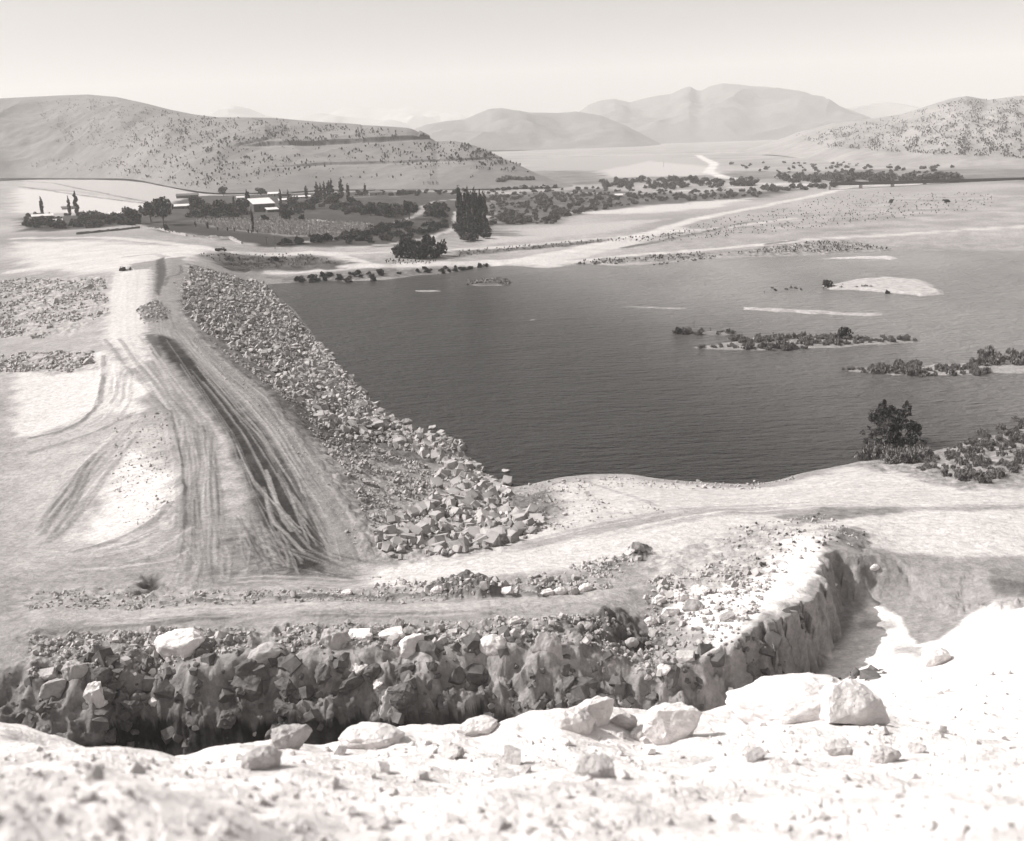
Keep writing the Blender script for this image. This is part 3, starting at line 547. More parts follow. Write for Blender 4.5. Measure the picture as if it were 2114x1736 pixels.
hillL = ridge('hill', [(-250, 215, 3000), (-60, 206, 3000), (60, 200, 2900), (120, 197, 2900), (180, 195, 2800), (240, 200, 2700), (300, 213, 2600), (350, 226, 2500), (400, 236, 2400), (450, 242, 2200), (500, 242, 2050), (560, 243, 1950), (620, 248, 1880), (700, 255, 1800), (780, 262, 1700), (850, 271, 1620), (888, 285, 1580), (900, 293, 1560), (940, 293, 1500), (970, 300, 1470), (1000, 311, 1440), (1060, 335, 1380), (1110, 359, 1330), (1140, 371, 1300), (1190, 384, 1260)],
     [(-250, 372, 2300), (50, 366, 2350), (150, 367, 2200), (273, 367, 1900), (350, 384, 1500), (434, 397, 1260), (560, 396, 1250), (700, 389, 1290), (860, 390, 1230), (1000, 388, 1200), (1110, 384, 1200), (1190, 386, 1220)],
     nd=330, na=900, tone=.17, bumps=8, bsc=230, prof=1.25,
     stepf=cuts([([(500, 302), (560, 300), (640, 301), (720, 297), (780, 295), (840, 291), (888, 287)], 5.5, 3, .08), ([(480, 303), (530, 293), (560, 286)], 3, 3, .14),
                 ([(560, 345), (680, 340), (800, 337), (950, 331), (1050, 325)], 2.2, 3, .12)]))
hillR = ridge('hill', [(1480, 318, 2700), (1540, 309, 2650), (1600, 291, 2600), (1650, 272, 2550), (1720, 254, 2500), (1800, 245, 2500), (1860, 236, 2500), (1920, 217, 2500), (1960, 204, 2500), (1995, 198, 2500), (2040, 206, 2500), (2100, 198, 2500), (2300, 190, 2500)],
     [(1480, 321, 2400), (1600, 318, 2100), (1750, 340, 1500), (1900, 350, 1350), (2050, 352, 1300), (2300, 352, 1300)], nd=200, na=500, tone=.25, bumps=10, bsc=200, prof=1.0)
ridge('mountain', [(780, 300, 5200), (840, 272, 5200), (880, 257, 5200), (920, 250, 5200), (960, 246, 5200), (985, 235, 5200), (1010, 226, 5200), (1035, 224, 5200), (1060, 229, 5200), (1095, 232, 5300), (1150, 233, 5400), (1190, 230, 5400), (1240, 238, 5400), (1290, 258, 5300), (1340, 284, 5200), (1380, 306, 5200)],
     [(780, 310, 4300), (1100, 309, 4300), (1380, 309, 4300)], nd=90, na=360, tone=.15, bumps=36, bsc=800)
ridge('mountain', [(1080, 305, 7400), (1120, 262, 7400), (1150, 247, 7400), (1190, 235, 7400), (1215, 216, 7400), (1240, 207, 7400), (1268, 204, 7400), (1300, 211, 7400), (1330, 203, 7400), (1360, 197, 7400), (1385, 194, 7400), (1410, 182, 7400), (1424, 178, 7400), (1438, 186, 7400), (1448, 187, 7400), (1465, 178, 7400), (1490, 172, 7400), (1520, 174, 7400), (1560, 179, 7400), (1610, 182, 7400), (1650, 187, 7400), (1690, 201, 7400), (1715, 213, 7400), (1735, 220, 7400), (1770, 232, 7400), (1850, 262, 7400), (1950, 290, 7400)],
     [(1080, 307, 5600), (1400, 303, 5600), (1950, 300, 5600)], nd=110, na=520, tone=.15, bumps=52, bsc=1100)
ridge('mountain', [(1640, 260, 8600), (1700, 231, 8600), (1760, 221, 8600), (1800, 214, 8600), (1835, 211, 8600), (1870, 215, 8600), (1900, 223, 8600), (1960, 235, 8600), (2050, 240, 8600), (2300, 235, 8600)],
     [(1640, 290, 7600), (2300, 285, 7600)], nd=60, na=240, tone=.25, bumps=60, bsc=900)
ridge('mountain', [(380, 262, 9500), (420, 240, 9500), (450, 226, 9500), (482, 217, 9500), (515, 224, 9500), (550, 239, 9500), (600, 246, 9500), (640, 236, 9500), (665, 233, 9500), (700, 239, 9500), (760, 246, 9500), (830, 256, 9500), (900, 262, 9500)],
     [(380, 300, 8300), (900, 298, 8300)], nd=50, na=260, tone=.25, bumps=50, bsc=900)
ridge('mountain', [(640, 252, 12500), (700, 226, 12500), (740, 219, 12500), (800, 226, 12500), (850, 222, 12500), (900, 235, 12500), (950, 231, 12500), (1000, 240, 12500), (1060, 245, 12500)],
     [(640, 292, 11500), (1060, 290, 11500)], nd=40, na=200, tone=.25, bumps=60, bsc=900)

# ------------------------------------------------------------------ water
def water():
    n = 160; a = np.linspace(-0.62, 0.9, n); d = np.geomspace(95, 900, 120)
    A, D = np.meshgrid(a, d, indexing='ij'); V = np.stack([D * np.sin(A), D * np.cos(A), 0 * D], 2).reshape(-1, 3)
    i = np.arange(n - 1)[:, None] * 120 + np.arange(119)[None]
    F = np.stack([i, i + 1, i + 121, i + 120], 2).reshape(-1, 4)[:, ::-1]
    m = bpy.data.materials.new('lake_water'); m.use_nodes = True; nn = m.node_tree; L = nn.links.new; b = nn.nodes['Principled BSDF']
    b.inputs['Base Color'].default_value = grey(.038); b.inputs['Roughness'].default_value = .28; b.inputs['IOR'].default_value = 1.33; b.inputs['Specular IOR Level'].default_value = .24
    tc = nn.nodes.new('ShaderNodeTexCoord'); hs = []
    for sx, sy, sc, amt in ((.16, .5, 1.0, 1.3), (.5, 1.2, 1.0, .6), (.03, .09, 1.0, 1.2)):
        mp = nn.nodes.new('ShaderNodeMapping'); mp.inputs['Scale'].default_value = (sx, sy, 1); mp.inputs['Rotation'].default_value = (0, 0, rad(-12 + 20 * (sc > 2)))
        nz = nn.nodes.new('ShaderNodeTexNoise'); nz.inputs['Scale'].default_value = sc; nz.inputs['Detail'].default_value = 4; nz.inputs['Roughness'].default_value = .55
        L(tc.outputs['Object'], mp.inputs[0]); L(mp.outputs[0], nz.inputs['Vector'])
        q = nn.nodes.new('ShaderNodeMath'); q.operation = 'MULTIPLY'; q.inputs[1].default_value = amt; L(nz.outputs['Fac'], q.inputs[0]); hs.append(q.outputs[0])
    s1 = nn.nodes.new('ShaderNodeMath'); L(hs[0], s1.inputs[0]); L(hs[1], s1.inputs[1])
    s2 = nn.nodes.new('ShaderNodeMath'); L(s1.outputs[0], s2.inputs[0]); L(hs[2], s2.inputs[1])
    bp = nn.nodes.new('ShaderNodeBump'); bp.inputs['Strength'].default_value = 1; bp.inputs['Distance'].default_value = 1.7
    L(s2.outputs[0], bp.inputs['Height']); L(bp.outputs[0], b.inputs['Normal'])
    glare_tone = sstep(V[:, 0] * .9 + V[:, 1] * .25, 80, 200) * .17 + .045 * sstep(V[:, 1], 380, 620)  # water colour painted paler to the far right, standing in for lens glare
    glare_tone = (.022 + glare_tone) * (1 + .22 * fbm(V[:, 0] / 40, V[:, 1] / 90, 12, 4))
    me = mesh_from('water', V, F, True); at = me.attributes.new('glare_tone', 'FLOAT', 'POINT'); at.data.foreach_set('value', glare_tone.astype(np.float32))
    an = nn.nodes.new('ShaderNodeAttribute'); an.attribute_name = 'glare_tone'; cc = nn.nodes.new('ShaderNodeCombineColor')
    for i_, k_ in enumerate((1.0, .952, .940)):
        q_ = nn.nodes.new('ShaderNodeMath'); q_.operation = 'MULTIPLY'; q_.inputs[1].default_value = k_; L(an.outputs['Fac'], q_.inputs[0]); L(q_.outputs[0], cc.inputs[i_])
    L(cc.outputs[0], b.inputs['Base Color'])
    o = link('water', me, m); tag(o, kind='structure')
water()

# ------------------------------------------------------------------ rocks
def rock_template(seed, n=16, flat=(1, .85, .7), sub=0, amp=.06, round_=0.0):
    r = random.Random(seed); bm = bmesh.new()
    for k in range(n):
        v = Vector((r.gauss(0, 1), r.gauss(0, 1), r.gauss(0, 1))).normalized()
        q = max(abs(v.x), abs(v.y), abs(v.z)); v = v * ((1 - round_) * (1 / q) ** .7 + round_) * r.uniform(.82, 1.05) * .5
        bm.verts.new((v.x * flat[0], v.y * flat[1], v.z * flat[2]))
    bmesh.ops.convex_hull(bm, input=bm.verts)
    bmesh.ops.delete(bm, geom=[v for v in bm.verts if not v.link_faces], context='VERTS')
    if sub:
        bmesh.ops.triangulate(bm, faces=bm.faces)
        for k in range(sub):
            bmesh.ops.subdivide_edges(bm, edges=bm.edges, cuts=1, use_grid_fill=True, smooth=.35 * round_ if k == 0 else 0)
        off = Vector((seed * 3.1, seed * 1.7, 0))
        for v in bm.verts:
            p = v.co * 2.2 + off
            v.co += v.co.normalized() * (amp * mnoise.fractal(p, .8, 2.0, 6) + amp * .8 * (1 - abs(mnoise.noise(p * 2.1))) - amp * .5 * max(0, mnoise.noise(p * 4.3)))
    bmesh.ops.triangulate(bm, faces=bm.faces)
    V = np.array([v.co[:] for v in bm.verts]); bm.verts.index_update(); F = np.array([[v.index for v in f.verts] for f in bm.faces]); bm.free()
    return V, F
def block_template(seed):
    r_ = random.Random(seed); bm = bmesh.new(); a, b, c = 1, r_.uniform(.55, .95), r_.uniform(.4, .85)
    for x in (-.5, .5):
        for y in (-.5, .5):
            for z in (-.5, .5):
                f = r_.uniform(.62, 1.1)
                if r_.random() < .3:
                    bm.verts.new((x * a * f, y * b * r_.uniform(.2, .6), z * c)); bm.verts.new((x * a * r_.uniform(.2, .6), y * b, z * c * f))
                else: bm.verts.new((x * a * f, y * b * r_.uniform(.7, 1.1), z * c * r_.uniform(.65, 1.1)))
    bmesh.ops.convex_hull(bm, input=bm.verts); bmesh.ops.delete(bm, geom=[v for v in bm.verts if not v.link_faces], context='VERTS')
    bmesh.ops.triangulate(bm, faces=bm.faces); bm.verts.index_update()
    V = np.array([v.co[:] for v in bm.verts]); F = np.array([[v.index for v in f.verts] for f in bm.faces]); bm.free(); return V * .74, F
TR = [block_template(s) for s in range(14)]
TRm = [mesh_from('stone', V, F) for V, F in TR]
TB = [rock_template(100 + s, RND.randint(11, 16) if s % 3 else 26, (1, RND.uniform(.75, .95), RND.uniform(.7, .9)), sub=4, amp=.06, round_=.12 + .7 * (s % 3 == 0)) for s in range(9)]
TB.append(rock_template(140, 46, (1, .9, .8), sub=4, amp=.07, round_=.85))
def rotm(n):
    q = NR.normal(size=(n, 4)); q /= np.linalg.norm(q, axis=1)[:, None]; w, x, y, z = q.T
    return np.stack([1 - 2 * (y * y + z * z), 2 * (x * y - z * w), 2 * (x * z + y * w), 2 * (x * y + z * w), 1 - 2 * (x * x + z * z), 2 * (y * z - x * w), 2 * (x * z - y * w), 2 * (y * z + x * w), 1 - 2 * (x * x + y * y)], 1).reshape(n, 3, 3)
def merged(name, templates, pos, size, rot='full', smooth=False, zs=None):
    Vs, Fs, off = [], [], 0; pos = np.asarray(pos); size = np.asarray(size); ch = NR.randint(0, len(templates), len(pos))
    for k, (V, F) in enumerate(templates):
        idx = np.where(ch == k)[0]
        if not len(idx): continue
        if rot == 'full': R = rotm(len(idx))
        else:
            t = NR.uniform(0, 6.28, len(idx)); c, s = np.cos(t), np.sin(t); o = np.zeros_like(c)
            R = np.stack([c, -s, o, s, c, o, o, o, o + 1], 1).reshape(-1, 3, 3)
        Q = np.einsum('nij,vj->nvi', R, V) * size[idx][:, None, None]
        if zs is not None: Q[:, :, 2] *= zs[idx][:, None]
        Q = Q + pos[idx][:, None]; Vs.append(Q.reshape(-1, 3)); n = len(V)
        Fs.append((F[None] + (np.arange(len(idx)) * n)[:, None, None]).reshape(-1, F.shape[1]) + off); off += n * len(idx)
    return mesh_from(name, np.concatenate(Vs), np.concatenate(Fs), smooth)
def in_poly(pts, x, y):
    r = np.zeros(np.shape(x), bool)
    for (x0, y0), (x1, y1) in zip(pts, pts[1:] + pts[:1]):
        c = (y0 > y) != (y1 > y); r ^= c & (x < (x1 - x0) * (y - y0) / ((y1 - y0) or 1e-9) + x0)
    return r
def scatter_w(pp, n, clump=0.0, csc=6.0, seed=3, world=False):   # even over the ground inside a patch of terrain
    pts = list(pp) if world else Pw(pp); a = np.array(pts); lo, hi = a.min(0), a.max(0); out = np.zeros((0, 2))
    tries = 0
    while len(out) < n and tries < 60:
        q = NR.uniform(lo, hi, (n * 3, 2)); q = q[in_poly(pts, q[:, 0], q[:, 1])]
        if clump: q = q[NR.uniform(0, 1, len(q)) < np.clip(.5 + clump * fbm(q[:, 0] / csc, q[:, 1] / csc, seed, 3), .02, 1)]
        out = np.concatenate([out, q]); tries += 1
    out = out[:n]; z = GR.height(out[:, 0], out[:, 1])
    return np.column_stack([out, z])
def scatter_p(pp, n, grid=None, clump=0):                             # even over the patch as it is seen
    a = np.array(pp, float); lo, hi = a.min(0), a.max(0); out = []
    while len(out) < n:
        q = NR.uniform(lo, hi, (n, 2)); q = q[in_poly(pp, q[:, 0], q[:, 1])]
        if grid is not None: q = q[NR.uniform(0, 1, len(q)) < np.clip(.35 + 1.3 * fbm(q[:, 0] / 26, q[:, 1] / 13, 77, 3), .06, 1)]
        out += [h for h in (grid or GR).hit(q[:, 0], q[:, 1]) if h is not None]
    return np.array(out[:n])

# riprap on the upstream face
slopeA = [(392, 552), (545, 583), (600, 640), (655, 705), (690, 755), (765, 832), (700, 860), (610, 800), (500, 735), (430, 690), (378, 640), (376, 590)]
slopeB = [(655, 705), (765, 828), (805, 865), (860, 893), (905, 900), (950, 915), (970, 950), (1010, 983), (1050, 1003), (1000, 1010), (920, 960), (800, 920), (700, 905), (640, 850), (560, 790), (620, 770)]
foot = [(900, 980), (1010, 985), (1055, 1010), (1050, 1050), (1130, 1085), (1100, 1105), (980, 1135), (860, 1158), (790, 1150), (775, 1110), (880, 1040)]
loose = [(430, 700), (620, 860), (700, 960), (790, 1140), (900, 1060), (920, 980), (700, 880), (560, 780)]
pos = np.concatenate([scatter_w(slopeA, 8000, .5, 9), scatter_w(slopeB, 5000, .6, 8, 5), scatter_w(foot, 1500, .9, 5, 8), scatter_w(loose, 3400, .9, 5, 9)])
kind = np.concatenate([np.zeros(8000), np.ones(5000), np.full(1500, 2), np.full(3400, 3)])[:len(pos)]
size = NR.lognormal(0, .5, len(pos)); size *= np.choose(kind.astype(int), [.85, .92, .95, .40]); size = np.clip(size, .2, 3.0)
big = NR.uniform(0, 1, len(pos)) < np.choose(kind.astype(int), [.008, .03, .05, .0]); size[big] = NR.uniform(1.9, 3.1, big.sum())
pos[:, 2] += size * .18
show = size / np.hypot(pos[:, 0], pos[:, 1]); order = np.argsort(-show); solo = order[:280]; rest = order[280:]
for i in solo:
    k = NR.randint(0, 14)
    o = link('riprap_boulder', TRm[k], M_rock2, None, pos[i], (NR.uniform(-.6, .6), NR.uniform(-.6, .6), NR.uniform(0, 6.28)), (size[i],) * 3)
    tag(o, 'angular grey quarried boulder among the rocks lining the dam face', 'boulder', 'large boulders in the rock lining of the dam')
o = link('riprap', merged('riprap', TR, pos[rest], size[rest]), M_rock2); tag(o, 'band of angular grey broken rock covering the water side of the dam', 'riprap', kind='stuff')
# downstream rock bands
pos = np.concatenate([scatter_w([(-80, 590), (60, 572), (150, 580), (215, 572), (225, 640), (190, 662), (120, 668), (90, 700), (-80, 690)], 2000, 1.5, 12), scatter_w([(-80, 738), (60, 728), (190, 726), (200, 745), (150, 768), (80, 766), (-80, 775)], 560, 1.0, 9)])
size = NR.lognormal(0, .4, len(pos)) * 1.0; pos[:, 2] += size * .1
o = link('rock_fill', merged('rock_fill', TR, pos, size), M_rock); tag(o, 'pale scattered rock bands on the far left side of the dam', 'rock fill', kind='stuff')
# rubble and gravel on the near terraces
P1 = []; S1 = []
for pp, n, s, cl in (([(60, 1310), (700, 1290), (1250, 1262), (1380, 1330), (1350, 1410), (1200, 1345), (1000, 1325), (500, 1345), (60, 1400)], 2600, .26, .8),
                     ([(60, 1220), (600, 1215), (1200, 1195), (1200, 1228), (600, 1245), (60, 1262)], 1500, .2, .9),
                     ([(760, 1190), (1000, 1195), (1240, 1150), (1320, 1150), (1260, 1215), (1000, 1232), (780, 1228)], 700, .3, .9),
                     ([(1330, 1200), (1480, 1160), (1600, 1200), (1560, 1270), (1490, 1360), (1360, 1400), (1330, 1300)], 900, .3, .8),
                     ([(1500, 1090), (1700, 1060), (1790, 1120), (1700, 1130), (1600, 1200), (1480, 1160)], 600, .2, .9),
                     ([(1050, 1000), (1300, 985), (1650, 985), (1560, 1010), (1300, 1005), (1120, 1015)], 500, .28, .9),
                     ([(230, 850), (345, 850), (366, 1030), (260, 1100), (230, 1000)], 900, .16, .6),
                     ([(380, 545), (350, 560), (372, 640), (420, 700), (610, 890), (757, 1125), (740, 1150), (600, 920), (400, 720)], 900, .16, .3),
                     ([(1060, 1020), (1200, 1010), (1300, 1060), (1150, 1100)], 400, .22, .8),
                     ([(1290, 1065), (1340, 1040), (1400, 1060)], 40, .2, .3),
                     ([(280, 640), (330, 622), (352, 645), (340, 665), (295, 668)], 130, .7, .6)):
    q = scatter_w(pp, n, cl, 3.5, n % 97); P1.append(q); S1.append(NR.lognormal(0, .55, len(q)) * s)
pos = np.concatenate(P1); size = np.clip(np.concatenate(S1), .06, 1.6); pos[:, 2] += size * .12
o = link('rubble', merged('rubble', TR, pos, size), M_rock); tag(o, 'loose grey stones strewn over the near benches and berms', 'rubble', kind='stuff')
# broken blocks standing out of the cutting wall
wp = []
for k in range(2000):
    i = RND.randint(1, len(rimw) - 8); f = RND.random(); x = rimw[i][0] * (1 - f) + rimw[i + 1][0] * f; y = rimw[i][1] * (1 - f) + rimw[i + 1][1] * f
    t = Vector((rimw[i + 1][0] - rimw[i][0], rimw[i + 1][1] - rimw[i][1])).normalized(); o_ = RND.uniform(-1, 9); wp.append((x + t.y * o_, y - t.x * o_))
wp = np.array(wp); c = .5 + .9 * fbm(wp[:, 0] / 5, wp[:, 1] / 5, 17, 3); wp = wp[NR.uniform(0, 1, len(wp)) < c]
size = NR.lognormal(0, .8, len(wp)) * .6; size = np.clip(size, .15, 2.4)
q = np.column_stack([wp, GR.height(wp[:, 0], wp[:, 1]) - size * .12])
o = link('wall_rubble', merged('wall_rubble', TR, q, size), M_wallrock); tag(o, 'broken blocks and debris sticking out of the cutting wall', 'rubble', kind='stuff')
for k in range(120):
    i = RND.randint(2, len(rimw) - 12); f = RND.random(); x = rimw[i][0] * (1 - f) + rimw[i + 1][0] * f; y = rimw[i][1] * (1 - f) + rimw[i + 1][1] * f
    t = Vector((rimw[i + 1][0] - rimw[i][0], rimw[i + 1][1] - rimw[i][1])).normalized(); o_ = RND.uniform(0, 8.5); x += t.y * o_; y -= t.x * o_
    sz = .7 + 2.6 * RND.random() ** 1.6; V, F = TB[RND.choice([1, 2, 4, 5, 7, 8])]
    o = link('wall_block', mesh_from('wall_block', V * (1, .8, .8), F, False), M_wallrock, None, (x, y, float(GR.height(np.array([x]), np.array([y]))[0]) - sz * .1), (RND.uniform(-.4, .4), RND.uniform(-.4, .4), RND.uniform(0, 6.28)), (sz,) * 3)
    tag(o, 'rough grey rock block half buried in the shadowed cutting wall', 'boulder', 'rock blocks set in the cutting wall')
# stones on the slope under the camera
q = scatter_p([(-50, 1530), (400, 1575), (1000, 1520), (1500, 1510), (1700, 1460), (1900, 1400), (2200, 1380), (2200, 1800), (-50, 1800)], 1500)
d = np.hypot(q[:, 0], q[:, 1]); size = NR.lognormal(0, .7, len(q)) * np.clip(d * .0042, .03, .2); q[:, 2] += size * .1
o = link('hillside_stones', merged('hillside_stones', TR, q, size), M_pale); tag(o, 'small bleached stones strewn over the white slope in the foreground', 'stones', kind='stuff')
# boulders in the lake edge and rim, each its own thing: (px, py base, width px, height ratio, template, material, label)
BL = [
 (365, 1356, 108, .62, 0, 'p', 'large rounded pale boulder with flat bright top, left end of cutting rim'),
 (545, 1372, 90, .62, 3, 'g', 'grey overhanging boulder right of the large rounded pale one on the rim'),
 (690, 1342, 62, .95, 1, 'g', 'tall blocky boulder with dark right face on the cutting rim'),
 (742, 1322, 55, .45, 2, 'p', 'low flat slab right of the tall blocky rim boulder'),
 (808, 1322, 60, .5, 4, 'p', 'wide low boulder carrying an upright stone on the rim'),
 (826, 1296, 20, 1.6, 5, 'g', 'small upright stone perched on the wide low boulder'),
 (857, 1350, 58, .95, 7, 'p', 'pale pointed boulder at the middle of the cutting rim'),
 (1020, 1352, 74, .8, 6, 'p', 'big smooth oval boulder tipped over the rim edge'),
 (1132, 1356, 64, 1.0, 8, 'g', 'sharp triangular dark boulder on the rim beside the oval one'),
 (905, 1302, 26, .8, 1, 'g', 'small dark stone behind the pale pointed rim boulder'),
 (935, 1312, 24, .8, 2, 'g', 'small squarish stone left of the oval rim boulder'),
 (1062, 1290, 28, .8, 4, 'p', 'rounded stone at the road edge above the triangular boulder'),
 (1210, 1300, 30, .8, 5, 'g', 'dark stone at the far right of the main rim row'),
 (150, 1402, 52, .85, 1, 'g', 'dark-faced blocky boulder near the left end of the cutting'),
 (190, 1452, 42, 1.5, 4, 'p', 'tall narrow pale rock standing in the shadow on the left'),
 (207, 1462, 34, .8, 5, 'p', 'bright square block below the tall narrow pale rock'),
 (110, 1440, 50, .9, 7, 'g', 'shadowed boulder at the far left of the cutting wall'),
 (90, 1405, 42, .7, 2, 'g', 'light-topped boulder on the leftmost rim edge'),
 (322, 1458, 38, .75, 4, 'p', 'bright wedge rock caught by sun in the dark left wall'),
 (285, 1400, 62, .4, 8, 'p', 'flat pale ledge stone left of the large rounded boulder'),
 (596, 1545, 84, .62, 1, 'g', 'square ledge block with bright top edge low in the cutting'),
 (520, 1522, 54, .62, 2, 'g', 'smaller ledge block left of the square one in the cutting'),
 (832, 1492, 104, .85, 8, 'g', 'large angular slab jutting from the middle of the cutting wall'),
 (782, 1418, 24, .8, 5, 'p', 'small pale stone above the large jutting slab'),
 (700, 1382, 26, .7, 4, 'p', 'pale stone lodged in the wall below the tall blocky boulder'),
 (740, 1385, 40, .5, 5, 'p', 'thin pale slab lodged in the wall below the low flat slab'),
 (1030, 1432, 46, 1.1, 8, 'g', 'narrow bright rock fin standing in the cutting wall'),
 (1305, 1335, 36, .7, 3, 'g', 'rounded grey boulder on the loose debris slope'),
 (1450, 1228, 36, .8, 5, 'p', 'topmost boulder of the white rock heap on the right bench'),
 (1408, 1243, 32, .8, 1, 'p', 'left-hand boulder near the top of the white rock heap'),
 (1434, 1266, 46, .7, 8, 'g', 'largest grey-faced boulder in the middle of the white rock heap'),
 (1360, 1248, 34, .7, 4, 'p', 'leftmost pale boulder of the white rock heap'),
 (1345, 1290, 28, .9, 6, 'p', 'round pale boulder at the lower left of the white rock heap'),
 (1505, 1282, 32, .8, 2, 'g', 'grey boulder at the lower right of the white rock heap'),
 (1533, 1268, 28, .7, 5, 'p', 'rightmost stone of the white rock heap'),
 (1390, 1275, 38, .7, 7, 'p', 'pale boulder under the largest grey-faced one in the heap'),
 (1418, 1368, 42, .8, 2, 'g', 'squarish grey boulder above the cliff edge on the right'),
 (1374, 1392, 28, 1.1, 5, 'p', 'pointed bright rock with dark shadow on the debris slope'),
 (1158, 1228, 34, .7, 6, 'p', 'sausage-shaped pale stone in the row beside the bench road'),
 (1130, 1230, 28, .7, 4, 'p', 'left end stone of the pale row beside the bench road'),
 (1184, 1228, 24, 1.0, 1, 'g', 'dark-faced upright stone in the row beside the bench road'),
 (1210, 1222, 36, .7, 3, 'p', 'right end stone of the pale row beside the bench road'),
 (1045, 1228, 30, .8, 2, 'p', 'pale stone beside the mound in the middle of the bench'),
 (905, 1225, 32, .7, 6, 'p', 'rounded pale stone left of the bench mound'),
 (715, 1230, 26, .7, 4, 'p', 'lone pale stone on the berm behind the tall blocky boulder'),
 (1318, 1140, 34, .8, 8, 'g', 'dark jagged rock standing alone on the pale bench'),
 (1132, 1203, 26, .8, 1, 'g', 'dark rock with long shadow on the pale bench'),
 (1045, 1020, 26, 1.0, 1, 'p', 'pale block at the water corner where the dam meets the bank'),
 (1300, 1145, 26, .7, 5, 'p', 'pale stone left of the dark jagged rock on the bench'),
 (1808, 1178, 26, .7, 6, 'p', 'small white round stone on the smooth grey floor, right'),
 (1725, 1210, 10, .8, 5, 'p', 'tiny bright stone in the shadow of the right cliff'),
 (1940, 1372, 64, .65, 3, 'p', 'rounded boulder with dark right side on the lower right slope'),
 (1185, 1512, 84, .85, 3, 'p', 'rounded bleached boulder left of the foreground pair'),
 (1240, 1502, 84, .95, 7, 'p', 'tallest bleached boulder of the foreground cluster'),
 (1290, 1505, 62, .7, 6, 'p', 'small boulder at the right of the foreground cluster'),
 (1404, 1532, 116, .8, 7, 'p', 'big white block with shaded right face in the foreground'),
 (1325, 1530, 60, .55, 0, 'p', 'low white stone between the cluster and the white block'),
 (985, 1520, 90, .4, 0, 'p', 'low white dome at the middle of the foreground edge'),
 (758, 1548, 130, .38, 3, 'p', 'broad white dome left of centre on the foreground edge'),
 (936, 1568, 48, .95, 5, 'p', 'small pointed white rock with soft shadow in the foreground'),
 (532, 1590, 80, .8, 3, 'p', 'white hump on the foreground edge left of the broad dome'),
 (1670, 1490, 280, .42, 9, 'p', 'huge smooth white whaleback rock in the right foreground'),
 (1785, 1500, 140, .6, 8, 'p', 'striated pale outcrop behind the huge whaleback rock'),
 (1232, 1610, 84, .5, 8, 'p', 'blurred wedge stone casting a dark shadow at the bottom edge'),
 (1735, 1560, 56, .7, 4, 'p', 'blurred stone below the striated outcrop'),
 (1835, 1575, 56, .6, 1, 'p', 'blurred dark-sided stone at the lower right'),
 (1900, 1555, 34, .7, 5, 'p', 'blurred stone right of the dark-sided one, lower right'),
 (1565, 1572, 44, .6, 2, 'p', 'blurred small stone in front of the huge whaleback rock'),
 (893, 886, 18, .7, 2, 'g', 'lone dark stone standing in the lake off the dam'),
 (840, 876, 26, .6, 8, 'g', 'dark flat rocks awash left of the lone lake stone'),
 (1045, 974, 18, .4, 5, 'g', 'flat rock awash near the corner of the dam and bank'),
]
for (px, py, w, hr, k, mm, lab) in BL:
    p = P(px, py) if py not in (886, 876, 974) else Vector((*at_w(px, py), 0))
    dist = (p - Vector((0, 0, CAMZ))).length; wm_ = w / FPX * dist
    V, F = TB[k]; me = mesh_from('boulder', V, F, k % 3 == 0)
    ext = V.max(0) - V.min(0)
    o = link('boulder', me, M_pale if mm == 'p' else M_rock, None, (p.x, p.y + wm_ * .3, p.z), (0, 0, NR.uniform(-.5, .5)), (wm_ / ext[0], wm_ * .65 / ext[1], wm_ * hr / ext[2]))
    o.location.z = p.z + wm_ * hr * (.10 if k != 9 else -.12)
    tag(o, lab, 'boulder')

# ------------------------------------------------------------------ foliage templates
def leaves(n, centers, leaf, up=0.0, asp=1.6):
    """quads spread through lumps: centers = [(x,y,z,rx,ry,rz,weight)]"""
    C = np.array(centers, float); w = C[:, 6] / C[:, 6].sum(); c = NR.choice(len(C), n, p=w)
    v = NR.normal(size=(n, 3)); v /= np.linalg.norm(v, axis=1)[:, None]; v *= (NR.uniform(.35, 1.0, n) ** .5)[:, None]
    p = C[c, :3] + v * C[c, 3:6]
    a = NR.normal(size=(n, 3)); a[:, 2] += up * 3; a /= np.linalg.norm(a, axis=1)[:, None]
    b = np.cross(a, NR.normal(size=(n, 3))); b /= np.linalg.norm(b, axis=1)[:, None]
    s = leaf * NR.uniform(.6, 1.4, n)[:, None]; a = a * s * asp; b = b * s
    V = np.stack([p - a - b * .5, p - a * .1 + b, p + a, p - a * .1 - b], 1).reshape(-1, 3)
    return V, np.arange(4 * n).reshape(-1, 4)
def tube(pts, radii, n=7):
    V, F = [], []
    for i, (p, r) in enumerate(zip(pts, radii)):
        for k in range(n):
            t = 2 * math.pi * k / n; V.append((p[0] + r * math.cos(t), p[1] + r * math.sin(t), p[2]))
    for i in range(len(pts) - 1):
        for k in range(n): F.append((i * n + k, i * n + (k + 1) % n, (i + 1) * n + (k + 1) % n, (i + 1) * n + k))
    return np.array(V), np.array(F)
def cat(parts):
    V, F, o = [], [], 0
    for v, f in parts: V.append(v); F.append(f + o); o += len(v)
    return np.concatenate(V), np.concatenate(F)
